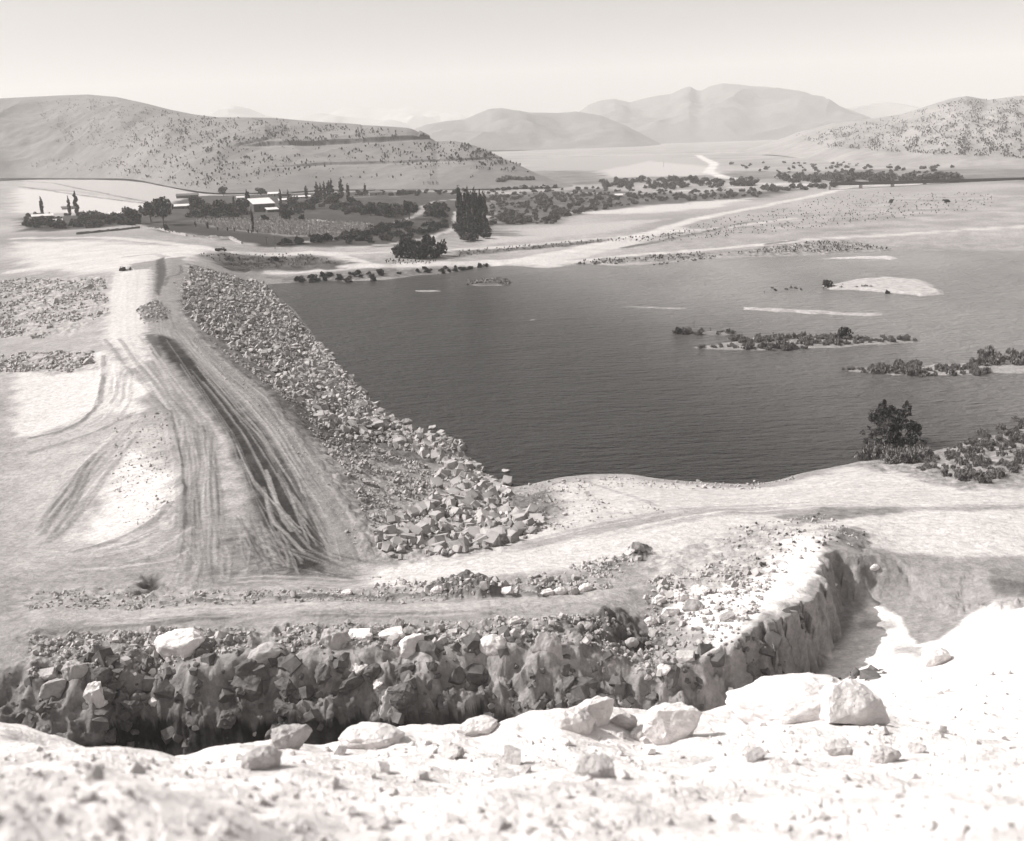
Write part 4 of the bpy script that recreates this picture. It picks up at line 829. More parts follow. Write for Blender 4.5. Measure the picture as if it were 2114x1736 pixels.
def tree_tpl(seed, n=700, leaf=.045, kind='round'):           # unit height
    r = random.Random(seed); lumps = []
    if kind == 'round':
        for k in range(11):
            t = r.uniform(0, 6.28); q = r.uniform(.05, .34); z = r.uniform(.34, .84)
            s = r.uniform(.12, .2); lumps.append((q * math.cos(t), q * math.sin(t), z, s * 1.15, s * 1.15, s, s ** 3))
        lumps.append((0, 0, .58, .26, .26, .24, .02))
        tr = [tube([(0, 0, -.05), (.01, 0, .2), (.0, .01, .5)], [.035, .028, .012])]
        for k in range(5):
            t = r.uniform(0, 6.28); tr.append(tube([(0, 0, .22), (.12 * math.cos(t), .12 * math.sin(t), .42), (.24 * math.cos(t), .24 * math.sin(t), .6)], [.02, .014, .006], 5))
    elif kind == 'poplar':
        for k in range(26):
            z = .10 + .88 * k / 25; w = .085 * math.sin(math.pi * min(1, (z + .12) / 1.16)) ** .6 * (1 if z < .75 else (1.03 - z) / .28 + .1)
            t = r.uniform(0, 6.28); q = w * .6; lumps.append((q * math.cos(t), q * math.sin(t), z, w * .75, w * .75, .055, w * w))
        tr = [tube([(0, 0, -.03), (0, 0, .4), (0, 0, .95)], [.016, .011, .003])]
    elif kind == 'bush':
        for k in range(10):
            t = r.uniform(0, 6.28); q = r.uniform(.1, .55); z = r.uniform(.2, .72) * (1.15 - q)
            s = r.uniform(.16, .28); lumps.append((q * math.cos(t), q * math.sin(t), z, s * 1.3, s * 1.3, s, s ** 3))
        tr = [tube([(0, 0, -.05), (.02, 0, .5)], [.03, .01])]
    elif kind == 'scrub':
        for k in range(5):
            t = r.uniform(0, 6.28); q = r.uniform(.0, .2); z = r.uniform(.4, .85)
            s = r.uniform(.12, .2); lumps.append((q * math.cos(t), q * math.sin(t), z, s, s, s * 1.1, s ** 3))
        tr = [tube([(0, 0, -.1), (.03, 0, .5)], [.05, .03], 5)]
    elif kind == 'reed':
        for k in range(16):
            t = r.uniform(0, 6.28); q = r.uniform(.0, .5); z = r.uniform(.12, .6) * (1.1 - q * .6)
            lumps.append((q * math.cos(t), q * math.sin(t), z, .12, .12, .22, 1))
        tr = [tube([(0, 0, -.05), (.02, 0, .3)], [.02, .01])]
    V, F = leaves(n, lumps, leaf, {'poplar': .6, 'reed': 1.5}.get(kind, 0.1), {'reed': 3.2, 'poplar': 1.6}.get(kind, 1.5))
    return (V, F), cat(tr)
def mk(kind, ns, n, leaf): return [tree_tpl(500 + 31 * i + len(kind), n, leaf, kind) for i in range(ns)]
TT_ = {'round': mk('round', 4, 800, .042), 'poplar': mk('poplar', 4, 900, .022), 'bush': mk('bush', 6, 340, .07), 'scrub': mk('scrub', 5, 60, .09), 'reed': mk('reed', 6, 300, .04)}
TM = {k: [(mesh_from(k + '_crown', *a), mesh_from(k + '_trunk', *b)) for a, b in v] for k, v in TT_.items()}
_mc = {}
def cm(me, m):
    key = (me.name, m.name)
    if key not in _mc:
        c = me.copy(); c.materials.clear(); c.materials.append(m); _mc[key] = c
    return _mc[key]
def plant(kind, name, px, py, hpx, m, label, cat_, group=None, wf=1.0, grid=None, parts=True, wpos=None, h=None):
    p = Vector(wpos) if wpos is not None else (grid or GR).one(px, py)
    if h is None: h = hpx / FPX * (p - Vector((0, 0, CAMZ))).length
    if m is M_leaf and RND.random() < .3: m = M_leaf2
    c, t = RND.choice(TM[kind]); rz = RND.uniform(0, 6.28)
    if parts:
        e = empty(name, (p.x, p.y, p.z - .02 * h), rz); e.scale = (h * wf, h * wf, h)
        link('crown', cm(c, m), None, e); link('trunk', cm(t, M_bark), None, e)
    else:
        e = link(name, cm(c, m), None, None, p, (0, 0, rz), (h * wf, h * wf, h))
    tag(e, label, cat_, group); return e
def many(kind, name, pts, hs, m, label, cat_, group, limit, stuff_name, stuff_label, wf=1.0):
    pts = np.asarray(pts); hs = np.asarray(hs); o_ = np.argsort(-(hs / np.hypot(pts[:, 0], pts[:, 1])))
    for i in o_[:limit]: plant(kind, name, 0, 0, 0, m, label, cat_, group, wf * RND.uniform(.8, 1.25), parts=False, wpos=pts[i], h=hs[i])
    r_ = o_[limit:]
    if len(r_):
        o = link(stuff_name, merged(stuff_name, [(a[0] * np.array([wf, wf, 1]), a[1]) for a, b in TT_[kind]], pts[r_], hs[r_], 'z'), m); tag(o, stuff_label, cat_, kind='stuff')

# scrub on the hills
q = np.concatenate([scatter_p([(230, 330), (420, 290), (560, 320), (700, 325), (640, 350), (560, 372), (450, 392), (380, 386), (240, 360)], 760, hillL),
                    scatter_p([(380, 240), (560, 248), (700, 262), (700, 292), (520, 298), (390, 300)], 800, hillL),
                    scatter_p([(700, 262), (860, 275), (885, 283), (720, 294)], 170, hillL),
                    scatter_p([(70, 215), (180, 200), (300, 222), (420, 245), (400, 300), (240, 310), (120, 300)], 1700, hillL),
                    scatter_p([(700, 305), (930, 296), (1000, 315), (1100, 360), (980, 350), (800, 340), (720, 335)], 460, hillL),
                    scatter_p([(930, 296), (970, 302), (1080, 345), (1000, 345)], 240, hillL),
                    scatter_p([(500, 340), (700, 345), (900, 345), (1000, 372), (700, 375), (520, 365)], 50, hillL),
                    scatter_p([(560, 303), (900, 297), (900, 310), (600, 312)], 30, hillL),
                    scatter_p([(60, 330), (240, 325), (300, 360), (240, 364), (60, 345)], 220, hillL)])
hs = (1.3 + 4.2 * NR.uniform(0, 1, len(q)) ** 2) * np.where(q[:, 0] < -700, .7, 1)
many('scrub', 'scrub_tree', q, hs, M_scrub, 'small dark thorn tree dotted on the bare slope of the left hill', 'scrub tree', 'thorn trees on the left hill', 300, 'hill_scrub', 'dark thorn scrub dotted over the left hill', .9)
q = scatter_p([(1640, 280), (1800, 252), (1990, 205), (2150, 205), (2150, 330), (1900, 318), (1700, 305)], 5200, hillR); hs = 1.0 + 3.0 * NR.uniform(0, 1, len(q)) ** 2
o = link('far_scrub', merged('far_scrub', [a for a, b in TT_['scrub']], q, hs, 'z'), M_fscrub); tag(o, 'hazy scrub covering the hill at the far right', 'scrub', kind='stuff')
# valley bushes
def belt(pp, n, h0, h1): 
    q = scatter_p(pp, n); return q, NR.uniform(h0, h1, n)
L_ = [belt([(1000, 400), (1230, 388), (1420, 395), (1640, 390), (1560, 408), (1330, 420), (1160, 448), (1140, 462), (1010, 466)], 520, 1.8, 5.5),
      belt([(1240, 375), (1400, 368), (1560, 372), (1560, 384), (1400, 392), (1250, 388)], 130, 4, 9), belt([(1610, 370), (1730, 365), (1800, 366), (1900, 368), (1980, 366), (1980, 372), (1800, 376), (1610, 378)], 110, 6, 12),
      belt([(1560, 386), (1640, 384), (1730, 382), (1720, 390), (1580, 396)], 50, 3, 7), belt([(1480, 335), (1800, 338), (1990, 345), (1950, 360), (1600, 362)], 90, 3, 6)]
q = np.concatenate([a for a, b in L_]); hs = np.concatenate([b for a, b in L_])
many('bush', 'valley_bush', q, hs * .85, M_valley, 'low dusty bush in the thicket belts across the valley floor', 'bush', 'bushes on the valley floor', 300, 'valley_thicket', 'far thicket of low bushes across the valley floor')
# bushes along the village terrace
L_ = [belt([(700, 500), (790, 492), (860, 470), (930, 455), (925, 470), (880, 485), (800, 498), (720, 510)], 45, 2.5, 5), belt([(560, 508), (640, 498), (700, 490), (780, 470), (840, 458), (850, 468), (760, 490), (660, 502)], 60, 2.5, 5.5),
      belt([(880, 420), (930, 425), (935, 450), (880, 450)], 16, 4, 8), belt([(955, 455), (1008, 460), (1005, 495), (955, 500), (935, 485)], 34, 3, 7), belt([(640, 418), (700, 425), (860, 432), (830, 450), (700, 442)], 50, 4, 8),
      belt([(50, 448), (180, 445), (290, 440), (290, 465), (160, 472), (50, 475)], 95, 3, 7), belt([(390, 430), (508, 434), (508, 448), (400, 450)], 34, 4, 8), belt([(580, 430), (640, 425), (640, 440), (580, 446)], 20, 4, 7), belt([(720, 400), (850, 397), (960, 395), (960, 402), (730, 408)], 36, 3, 6), belt([(1000, 383), (1060, 388), (1180, 385), (1100, 394), (1010, 398)], 30, 3, 6),
      belt([(600, 578), (690, 568), (790, 563), (850, 563), (700, 580), (620, 584)], 30, 1.5, 3), belt([(850, 558), (930, 553), (1010, 547), (1005, 552), (930, 564), (860, 568)], 26, 1.2, 2.4)]
q = np.concatenate([a for a, b in L_]); hs = np.concatenate([b for a, b in L_])
many('bush', 'terrace_bush', q, hs, M_leaf, 'dark leafy bush in the hedgerows between the village and the lake', 'bush', 'bushes around the village fields and lake edge', 300, 'hedgerow', 'dark hedgerow growth between village and lake')
# trees of the village
for (x, y, h, w_, k, lab) in [
  (338, 464, 54, 1.0, 'round', 'largest round dark willow at the left side of the village'), (312, 458, 40, 1.0, 'round', 'round willow leaning against the left of the largest one'), (273, 462, 34, 1.1, 'round', 'smaller round tree right of the light-roofed shed at far left'),
  (462, 404, 18, 1.15, 'round', 'lone round tree on the bare ground above the village'), (540, 405, 18, 1.3, 'round', 'broad round tree behind the barn with the pale roof'), (404, 440, 34, 1.1, 'round', 'round tree right of the gap beside the big willows'),
  (425, 452, 34, 1.1, 'round', 'dark tree second from left in the grove before the barn'), (450, 452, 38, 1.0, 'round', 'dark tree in the middle of the grove before the barn'), (474, 450, 32, 1.0, 'round', 'dark tree just left of the tall slim one by the barn'), (500, 452, 40, .9, 'round', 'dark tree touching the left wall of the barn'),
  (548, 459, 16, 1.1, 'round', 'low round tree at the field edge below the barn'), (594, 458, 30, 1.1, 'round', 'dense dark round tree right of the low one at the field edge'), (624, 458, 16, 1.0, 'round', 'small round shrub tree beside the dense dark one'),
  (584, 436, 18, 1.1, 'round', 'low tree right of the lean-to of the barn'), (605, 430, 26, 1.2, 'round', 'broad tree under the left group of poplars'), (650, 430, 28, 1.3, 'round', 'broad tree under the middle group of poplars'), (690, 430, 34, 1.2, 'round', 'tall broad tree under the right pair of poplars'), (730, 432, 26, 1.2, 'round', 'rounded tree right of the village poplars'), (765, 445, 28, 1.2, 'round', 'dark tree above the upper dark field'), (800, 450, 28, 1.2, 'round', 'dark tree left of the largest one above the upper field'), (845, 452, 38, 1.05, 'round', 'largest dark tree at the right end of the village grove'),
  (910, 456, 30, .8, 'round', 'dark slim-crowned tree left of the curving track'), (895, 452, 24, .9, 'round', 'grey tree beside the upper bend of the curving track'),
  (343, 480, 18, .8, 'round', 'clipped dark bushy tree on the corner of the field wall'), (1430, 378, 16, 1.3, 'round', 'broad tree standing out of the far riverside thicket'), (1954, 421, 10, 1.4, 'round', 'lone small tree on the pale flats at the far right'), (1840, 421, 10, 1.2, 'round', 'lone bush tree on the pale flats near the far road')]:
    plant(k, 'round_tree', x, y, h, M_leaf, lab, 'tree', None, w_)
for (x, y, h, w_, lab) in [(633, 411, 28, 1.2, 'leftmost slim poplar of the village row'), (655, 413, 36, 1.2, 'grey poplar at the left of the middle village group'), (663, 413, 34, 1, 'pale poplar in the middle of the middle village group'), (671, 413, 38, 1, 'poplar at the right of the middle village group'), (680, 413, 40, 1.2, 'dark poplar standing left in the twin pair'), (686, 413, 43, 1.2, 'taller dark poplar of the twin pair'), (706, 410, 42, 1.1, 'tallest dark poplar right of the twin pair'), (719, 413, 36, 1, 'thin poplar right of the tallest village one'),
                       (754, 404, 26, 1.1, 'single poplar beside the ruined sheds'), (580, 422, 32, .9, 'thin poplar right of the barn with the pale roof'), (596, 420, 28, .8, 'faint thin poplar near the long low house'), (513, 432, 40, 1.2, 'tall dark slim tree behind the left corner of the barn'), (484, 430, 26, 1.0, 'short poplar in the grove left of the barn'), (523, 479, 52, .5, 'bare thin poplar standing alone at the cornfield'),
                       (89, 448, 40, .8, 'leftmost wispy poplar by the white hut'), (145, 446, 38, .8, 'wispy poplar left of the taller pair near the white hut'), (160, 446, 48, .9, 'tall wispy poplar in the left fields')]:
    plant('poplar', 'poplar_tree', x, y, h, M_leaf if x > 300 else M_leaf2, lab, 'poplar', None, w_)
for i, (x, y, h) in enumerate([(948, 470, 86), (955, 474, 78), (962, 478, 84), (969, 480, 96), (975, 481, 84), (981, 482, 98), (987, 482, 82), (993, 484, 92), (998, 484, 78), (1003, 486, 90), (951, 462, 78), (966, 472, 84), (984, 476, 84), (1000, 478, 86)]):
    plant('poplar', 'poplar_tree', x, y, h, M_leaf, 'tall dark poplar in the dense stand at the bend of the track', 'poplar', 'dense stand of poplars beside the track', .6)
for x, y, h, w_, lab in [(830, 532, 44, 1.0, 'left end bush of the great dark thicket by the shore road'), (858, 534, 46, 1.0, 'middle bush of the great dark thicket by the shore road'), (885, 533, 44, 1.0, 'right middle bush of the great dark thicket'), (912, 528, 36, .9, 'right end bush of the great dark thicket'), (845, 522, 42, 1.0, 'rear left bush of the great dark thicket'), (880, 520, 42, 1.0, 'rear right bush of the great dark thicket'),
                         (768, 580, 22, .8, 'small dark bush at the water below the shore road'), (650, 586, 12, 2.0, 'flat spreading bush overhanging the upper left lake shore'), (720, 583, 12, 2.0, 'low wide bush left of the small dark one on the shore'), (565, 538, 12, 1.8, 'low dark bush on the rough ground left of the shore road')]:
    plant('bush', 'dark_bush', x, y, h, M_leaf, lab, 'bush', None, w_ * .75)
for x, y, h in [(404, 468, 12), (429, 472, 14), (450, 476, 8), (470, 477, 9), (484, 478, 9), (513, 481, 9), (520, 482, 8), (532, 482, 7)]:
    plant('poplar', 'field_shrub', x, y, h, M_leaf, 'small upright dark shrub along the near edge of the cornfield', 'shrub', 'upright shrubs at the cornfield edge', 1.6, parts=False)
# lake shrubs, partly drowned
def lake(pp, n, h0, h1, seed=0):
    out = []; a = np.array(pp, float)
    while len(out) < n:
        q = NR.uniform(a.min(0), a.max(0)); 
        if in_poly(pp, np.array([q[0]]), np.array([q[1]]))[0]: out.append((*at_w(*q), -.1))
    return np.array(out), NR.uniform(h0, h1, n)
L_ = [lake([(1390, 684), (1450, 684), (1450, 692), (1392, 691)], 16, 1.2, 2.4), lake([(1440, 687), (1520, 684), (1520, 689), (1450, 692)], 10, .8, 1.5), lake([(1430, 716), (1520, 712), (1560, 722), (1440, 722)], 22, .8, 1.5), lake([(1500, 700), (1620, 695), (1750, 696), (1750, 712), (1620, 724), (1530, 722)], 90, 1.4, 3.0), lake([(1700, 698), (1890, 698), (1890, 704), (1720, 716)], 50, 1.2, 2.4),
      lake([(1790, 762), (1870, 752), (1900, 758), (1890, 775), (1800, 770)], 46, 1.6, 3.0), lake([(1880, 770), (2040, 755), (2040, 775), (1900, 779)], 46, 1.2, 2.6), lake([(1740, 762), (1800, 762), (1800, 772), (1740, 768)], 10, .8, 1.4), lake([(1700, 592), (1790, 588), (1800, 596), (1720, 598)], 16, 1, 2), lake([(1560, 594), (1690, 594), (1690, 599), (1560, 599)], 7, .8, 1.5),
      lake([(1186, 545), (1260, 540), (1300, 545), (1200, 549)], 12, 1, 2), lake([(2000, 735), (2200, 715), (2200, 760), (2000, 755)], 30, 2, 4), lake([(1410, 535), (1500, 528), (1500, 533), (1410, 541)], 12, 1, 1.8), lake([(1330, 545), (1400, 540), (1400, 544), (1340, 548)], 6, .8, 1.4)]
q = np.concatenate([a for a, b in L_]); hs = np.concatenate([b for a, b in L_])
many('reed', 'drowned_shrub', q, hs, M_leaf3, 'grey dusty shrub standing half drowned in the lake', 'shrub', 'half drowned shrubs in the lake', 300, 'drowned_thicket', 'half drowned thicket in the lake', 1.0)
for x, y, h, lab in [(1401, 689, 20, 'darkest drowned bush at the left tip of the upper shrub line'), (1415, 690, 14, 'second drowned bush from the left tip of the upper line'), (1503, 687, 12, 'lone drowned bush right of the short upper line'), (1745, 700, 30, 'taller bush rising from the middle of the long shrub island'), (1708, 594, 22, 'dark bush standing left of the sand island'), (1832, 606, 11, 'low round bush on the near edge of the sand island'), (1600, 600, 8, 'small drowned bush well left of the sand island')]:
    plant('bush', 'lake_bush', 0, 0, 0, M_leaf2, lab, 'bush', None, .8, wpos=(*at_w(x, y), -.2), h=h / FPX * math.hypot(*at_w(x, y)))
# island of rocks
q = np.array([(*at_w(NR.uniform(965, 1050), NR.uniform(579, 588)), .3) for k in range(330)]); q[:, 2] = np.maximum(GR.height(q[:, 0], q[:, 1]), 0)
o = link('rocky_islet', merged('rocky_islet', TR, q, NR.uniform(.8, 2.2, len(q))), M_wallrock); tag(o, 'small dark rocky islet near the far lake shore', 'islet')
# big bush by the near shore
def big_bush():
    p = P(1838, 925); d = (p - Vector((0, 0, CAMZ))).length; H = 98 / FPX * d
    lumps = []; r = random.Random(4)
    for k in range(95):
        t = r.uniform(0, 6.28); z = r.uniform(.05, .8); q_ = r.uniform(.05, .58) * math.sqrt(max(.05, 1 - (z / .95) ** 2)); s = r.uniform(.03, .085)
        lumps.append((q_ * math.cos(t), q_ * math.sin(t), z, s * 1.3, s * 1.3, s * 1.1, s ** 3))
    for (x_, z_, hh) in ((-.26, .74, .24), (.22, .74, .16)): 
        for k in range(5): lumps.append((x_ + .02 * k, r.uniform(-.1, .1), z_ + hh * k / 5, .035, .035, .06, .0004))
    V, F = leaves(9000, lumps, .012, .3, 2.6)
    e = empty('large_shrub', p, 0, H); link('crown', mesh_from('crown', V, F), M_leaf2, e)
    tr = [tube([(0, 0, -.05), (.1 * math.cos(t), .1 * math.sin(t), .3), (.3 * math.cos(t), .3 * math.sin(t), .75)], [.02, .014, .004], 5) for t in np.linspace(0, 6, 9)]
    link('trunk', mesh_from('trunk', *cat(tr)), M_bark, e); tag(e, 'large dark tangled shrub with bare tips standing at the near lake shore', 'shrub')
big_bush()
q = scatter_p([(1775, 935), (1830, 925), (1900, 930), (1925, 945), (1880, 958), (1800, 955), (1770, 948)], 60); hs = NR.uniform(1.5, 3.2, len(q))
q2 = scatter_p([(1900, 960), (1960, 930), (2040, 885), (2130, 850), (2130, 960), (2030, 1000), (1950, 985), (1880, 965)], 230); q = np.concatenate([q, q2]); hs = np.concatenate([hs, NR.uniform(.5, 1.8, len(q2))])
many('reed', 'bank_reed', q, hs, M_leaf3, 'pale upright reed clump on the near bank around the large shrub', 'reeds', 'reed clumps on the near bank', 300, 'bank_reeds', 'reeds on the near bank')
q = scatter_p([(1500, 1090), (1700, 1060), (1800, 1100), (1780, 1140), (1700, 1130), (1560, 1200)], 34); hs = NR.uniform(.2, .5, len(q))
many('reed', 'dry_tuft', q, hs, M_leaf3, 'tiny dry tuft on the pale bench above the right cliff', 'tuft', 'dry tufts on the bench', 300, 'tufts', 'tufts')
# corn
pp = [(402, 457), (560, 453), (770, 466), (772, 478), (690, 491), (600, 486), (462, 473)]
q = scatter_w(pp, 5200); ux = (q[:, 0] * .96 + q[:, 1] * .28) / 3.2; sh = (np.round(ux) - ux) * 3.2 * .35; q[:, 0] += sh * .96; q[:, 1] += sh * .28
cornt = [leaves(9, [(0, 0, .5, .18, .18, .4, 1)], .11, 1.2, 2.6) for k in range(4)]
o = link('cornfield', merged('cornfield', cornt, q, NR.uniform(1.6, 2.6, len(q)), 'z'), M_corn); tag(o, 'field of pale dry corn below the village', 'corn', kind='stuff')
# weeds over the valley floor near the lake
q = np.concatenate([scatter_p([(1400, 500), (1700, 470), (2050, 430), (2050, 400), (1760, 400), (1500, 450), (1300, 500)], 800), scatter_p([(1500, 525), (1700, 497), (1850, 515), (1700, 522)], 330), scatter_p([(1200, 540), (1450, 522), (1480, 532), (1250, 546)], 160), scatter_p([(400, 525), (640, 527), (720, 545), (500, 556)], 240), scatter_p([(940, 520), (1400, 482), (1390, 488), (940, 532)], 260), scatter_p([(790, 538), (900, 540), (890, 546), (800, 546)], 60)])
o = link('low_weeds', merged('low_weeds', [a for a, b in TT_['scrub']], q, NR.uniform(.5, 1.5, len(q)), 'z'), M_valley); tag(o, 'low dark weeds over the far lake margin', 'weeds', kind='stuff')

# ------------------------------------------------------------------ built things
def box(x0, x1, y0, y1, z0, z1):
    V = np.array([(x, y, z) for x in (x0, x1) for y in (y0, y1) for z in (z0, z1)], float)
    return V, np.array([(0, 1, 3, 2), (4, 6, 7, 5), (0, 4, 5, 1), (2, 3, 7, 6), (0, 2, 6, 4), (1, 5, 7, 3)])
def house(px, py, wpx, hpx, depth, label, roof='mono', wallm_=None, roofm=None, rz=0.0, name='house', wins=2, door=True, cat_='house'):
    p = P(px, py); d = (p - Vector((0, 0, CAMZ))).length; w = wpx / FPX * d; h = hpx / FPX * d
    e = empty(name, (p.x, p.y + depth / 2, p.z - .3), -math.atan2(p.x, p.y) + rz); tag(e, label, cat_)
    wh = h * .62
    link('wall', mesh_from('wall', *box(-w / 2, w / 2, -depth / 2, depth / 2, -.6, wh)), wallm_ or M_wall, e)
    ov = .5
    if roof == 'mono': V = np.array([(-w / 2 - ov, -depth / 2 - ov, wh + .02), (w / 2 + ov, -depth / 2 - ov, wh + .02), (w / 2 + ov, depth / 2 + ov, h), (-w / 2 - ov, depth / 2 + ov, h)], float); V = np.concatenate([V, V + (0, 0, .18)]); F = np.array([(0, 3, 2, 1), (4, 5, 6, 7), (0, 1, 5, 4), (1, 2, 6, 5), (2, 3, 7, 6), (3, 0, 4, 7)])
    else:
        y0 = depth / 2 + ov; x0 = w / 2 + ov
        V = np.array([(-x0, -y0, wh), (x0, -y0, wh), (x0, 0, h), (-x0, 0, h), (x0, y0, wh), (-x0, y0, wh)], float); V = np.concatenate([V, V + (0, 0, .18)])
        F = np.array([(0, 3, 2, 1), (3, 5, 4, 2), (6, 7, 8, 9), (9, 8, 10, 11), (0, 1, 7, 6), (4, 5, 11, 10), (1, 2, 8, 7), (2, 4, 10, 8), (3, 0, 6, 9), (5, 3, 9, 11)])
    link('roof', mesh_from('roof', V, F), roofm or M_roof, e)
    if door: link('door', mesh_from('door', *box(-.6, .6, -depth / 2 - .06, -depth / 2 + .05, 0.3, min(2.3, wh * .8))), M_hole, e)
    for k in range(wins):
        x = (-1 if k % 2 else 1) * w * (.22 + .12 * (k // 2)); link('window', mesh_from('window', *box(x - .5, x + .5, -depth / 2 - .05, -depth / 2 + .05, wh * .45, wh * .75)), M_hole, e)
    return e
house(536, 437, 42, 25, 18, 'large barn with a sloping pale metal roof and dark front', 'mono', M_dwall, M_roof, .25, 'barn', 2, True, 'barn')
house(560, 438, 22, 9, 7, 'low lean-to with a white roof in front of the barn', 'mono', M_dwall, M_roof, .25, 'lean_to_shed', 0, True, 'shed')
house(385, 409, 40, 9, 8, 'long dark shed with a white end on the bare field', 'gable', M_dwall, M_droof, -.12, 'long_shed', 1, True, 'shed')
house(375, 431, 34, 9, 10, 'white-roofed house between the big willows and the grove', 'gable', M_dwall, M_roof, 0, 'house', 2)
house(243, 447, 40, 9, 9, 'pale-roofed farmhouse left of the smaller round tree', 'gable', M_dwall, M_roof, .1, 'house', 3)
house(84, 452, 36, 9, 8, 'white-roofed house at the far left of the village', 'gable', M_wall, M_roof, 0, 'house', 2)
house(115, 462, 18, 9, 6, 'small whitewashed hut among the left trees', 'gable', M_paint, M_roof, 0, 'hut', 1, True, 'hut')
house(190, 448, 30, 7, 7, 'low white-walled farm shed in front of the left fields', 'gable', M_paint, M_roof, .1, 'farm_shed', 1, True, 'shed')
house(140, 432, 26, 6, 7, 'dark-roofed hut alone in the leftmost field', 'gable', M_wall, M_droof, 0, 'hut', 1, True, 'hut')
house(500, 412, 24, 7, 7, 'pale-roofed cottage behind the trees left of the barn', 'gable', M_wall, M_roof, .1, 'cottage', 1, True, 'house')
house(660, 398, 22, 6, 6, 'grey-roofed cottage behind the poplars on the slope foot', 'gable', M_wall, M_droof, 0, 'cottage', 1, True, 'house')
house(566, 405, 26, 8, 7, 'long low house with a white roof behind the broad tree', 'mono', M_wall, M_roof, 0, 'house', 3)
house(590, 404, 20, 6, 6, 'low dark-walled outbuilding right of the long low house', 'mono', M_dwall, M_wood, 0, 'outbuilding', 1, True, 'shed')
house(588, 416, 26, 6, 8, 'white sheet-roofed shed below the long low house', 'mono', M_wall, M_roof, .1, 'shed', 0, True, 'shed')
house(622, 409, 34, 5, 6, 'very low white-roofed shelter left of the poplars', 'mono', M_wall, M_roof, 0, 'shelter', 0, True, 'shed')
house(775, 403, 26, 9, 7, 'ruined adobe shed with dark front beside the single poplar', 'mono', M_wall, M_droof, .1, 'ruined_shed', 1, True, 'shed')
house(765, 395, 18, 5, 5, 'dark little shed behind the ruined adobe one', 'mono', M_dwall, M_droof, 0, 'shed', 0, True, 'shed')
house(848, 398, 20, 8, 6, 'square dark-roofed hut alone on the slope foot', 'gable', M_dwall, M_droof, .1, 'hut', 1, True, 'hut')
house(1052, 389, 36, 6, 8, 'long pale-roofed shed under the dark quarry cut', 'mono', M_wall, M_roof, -.1, 'long_shed', 2, True, 'shed')
house(1278, 408, 14, 8, 5, 'small hut with pale gable beside the valley road', 'gable', M_wall, M_roof, .2, 'hut', 1, True, 'hut')
house(604, 391, 6, 5, 3, 'tiny dark box-like shed on the bare slope', 'mono', M_dwall, M_droof, 0, 'tiny_shed', 0, False, 'shed')
# quarry cut
def wall_line(name, pp, w, h, m, label, cat_, rough=.25, grid=None):
    pts = [(grid or GR).one(x, y) for x, y in pp]; V, F = [], []; k = 0; S = []
    for a, b in zip(pts[:-1], pts[1:]):
        n = max(1, int((b - a).length / 1.6))
        for i in range(n): S.append(a.lerp(b, i / n))
    S.append(pts[-1])
    for i, p in enumerate(S):
        q0 = S[max(i - 1, 0)]; q1 = S[min(i + 1, len(S) - 1)]; t = (q1 - q0).normalized(); n_ = Vector((-t.y, t.x, 0))
        hh = h * (1 + RND.uniform(-rough, rough)); j = RND.uniform(-.15, .15) * w
        zz = p.z if grid else float(GR.height(np.array([p.x]), np.array([p.y]))[0])
        for s, z in ((-.5, -.5), (-.4, hh), (.4, hh * RND.uniform(.85, 1)), (.5, -.5)): V.append((p.x + n_.x * (s * w + j), p.y + n_.y * (s * w + j), zz + z))
    for i in range(len(S) - 1):
        for k in range(3): F.append((i * 4 + k, i * 4 + k + 1, i * 4 + 5 + k, i * 4 + 4 + k))
    n = len(S) - 1; F += [(0, 1, 2, 3), (n * 4, n * 4 + 3, n * 4 + 2, n * 4 + 1)]
    o = link(name, mesh_from(name, V, F), m); tag(o, label, cat_); return o
wall_line('stone_wall', [(290, 471), (330, 474), (360, 482), (385, 487)], 1.0, 1.0, M_rock, 'pale dry stone wall at the upper corner of the dark field', 'wall', .8)
wall_line('stone_wall', [(400, 489), (425, 491), (455, 492), (475, 493), (485, 498), (500, 503)], 1.1, 1.3, M_rock, 'taller pale stone wall along the lower edge of the dark field', 'wall', .6)
wall_line('earth_wall', [(158, 484), (200, 480), (250, 475), (288, 471)], 1.2, 1.3, M_wood, 'dark low earth wall running below the left trees', 'wall')
wall_line('earth_wall', [(640, 455), (700, 461), (760, 464)], 1.2, 1.0, M_pale, 'thin pale wall between the corn and the upper dark field', 'wall')
# quarry face on the toe of the hill
def quarry():
    pts = [(1030, 375), (1050, 369), (1075, 371), (1098, 370)]; V, F = [], []
    ps = [hillL.one(x, y) for x, y in pts]
    q = np.concatenate([np.array([ps[i].lerp(ps[i + 1], RND.random()) + Vector((RND.uniform(-3, 3), RND.uniform(-3, 3), RND.uniform(-2, 2))) for k in range(50)]) for i in range(3)])
    o = link('quarry_face', merged('quarry_face', TR, q, NR.uniform(3, 8, len(q))), M_dwall); tag(o, 'dark broken quarry face on the toe of the left hill', 'quarry')
quarry()
def pole(px, py, hpx, label, arm=True, grid=None, lean=0):
    p = (grid or GR).one(px, py); h = hpx / FPX * (p - Vector((0, 0, CAMZ))).length
    e = empty('utility_pole', p); e.rotation_euler = (0, lean, 0); tag(e, label, 'pole')
    link('post', mesh_from('post', *tube([(0, 0, -.5), (0, 0, h)], [.22, .16], 8)), M_wood, e)
    if arm: link('crossarm', mesh_from('crossarm', *box(-1.1, 1.1, -.17, -.29, h * .92, h * .92 + .2)), M_wood, e)
pole(568, 514, 26, 'wooden pole beside the road behind the lake'); pole(551, 505, 15, 'short pole in the dark lower field'); pole(889, 369, 18, 'pole above the row of posts on the hill', grid=hillL)
pole(1370, 345, 10, 'faint pole on the far plain'); pole(1178, 640 - 12, 1, 'x') if False else None
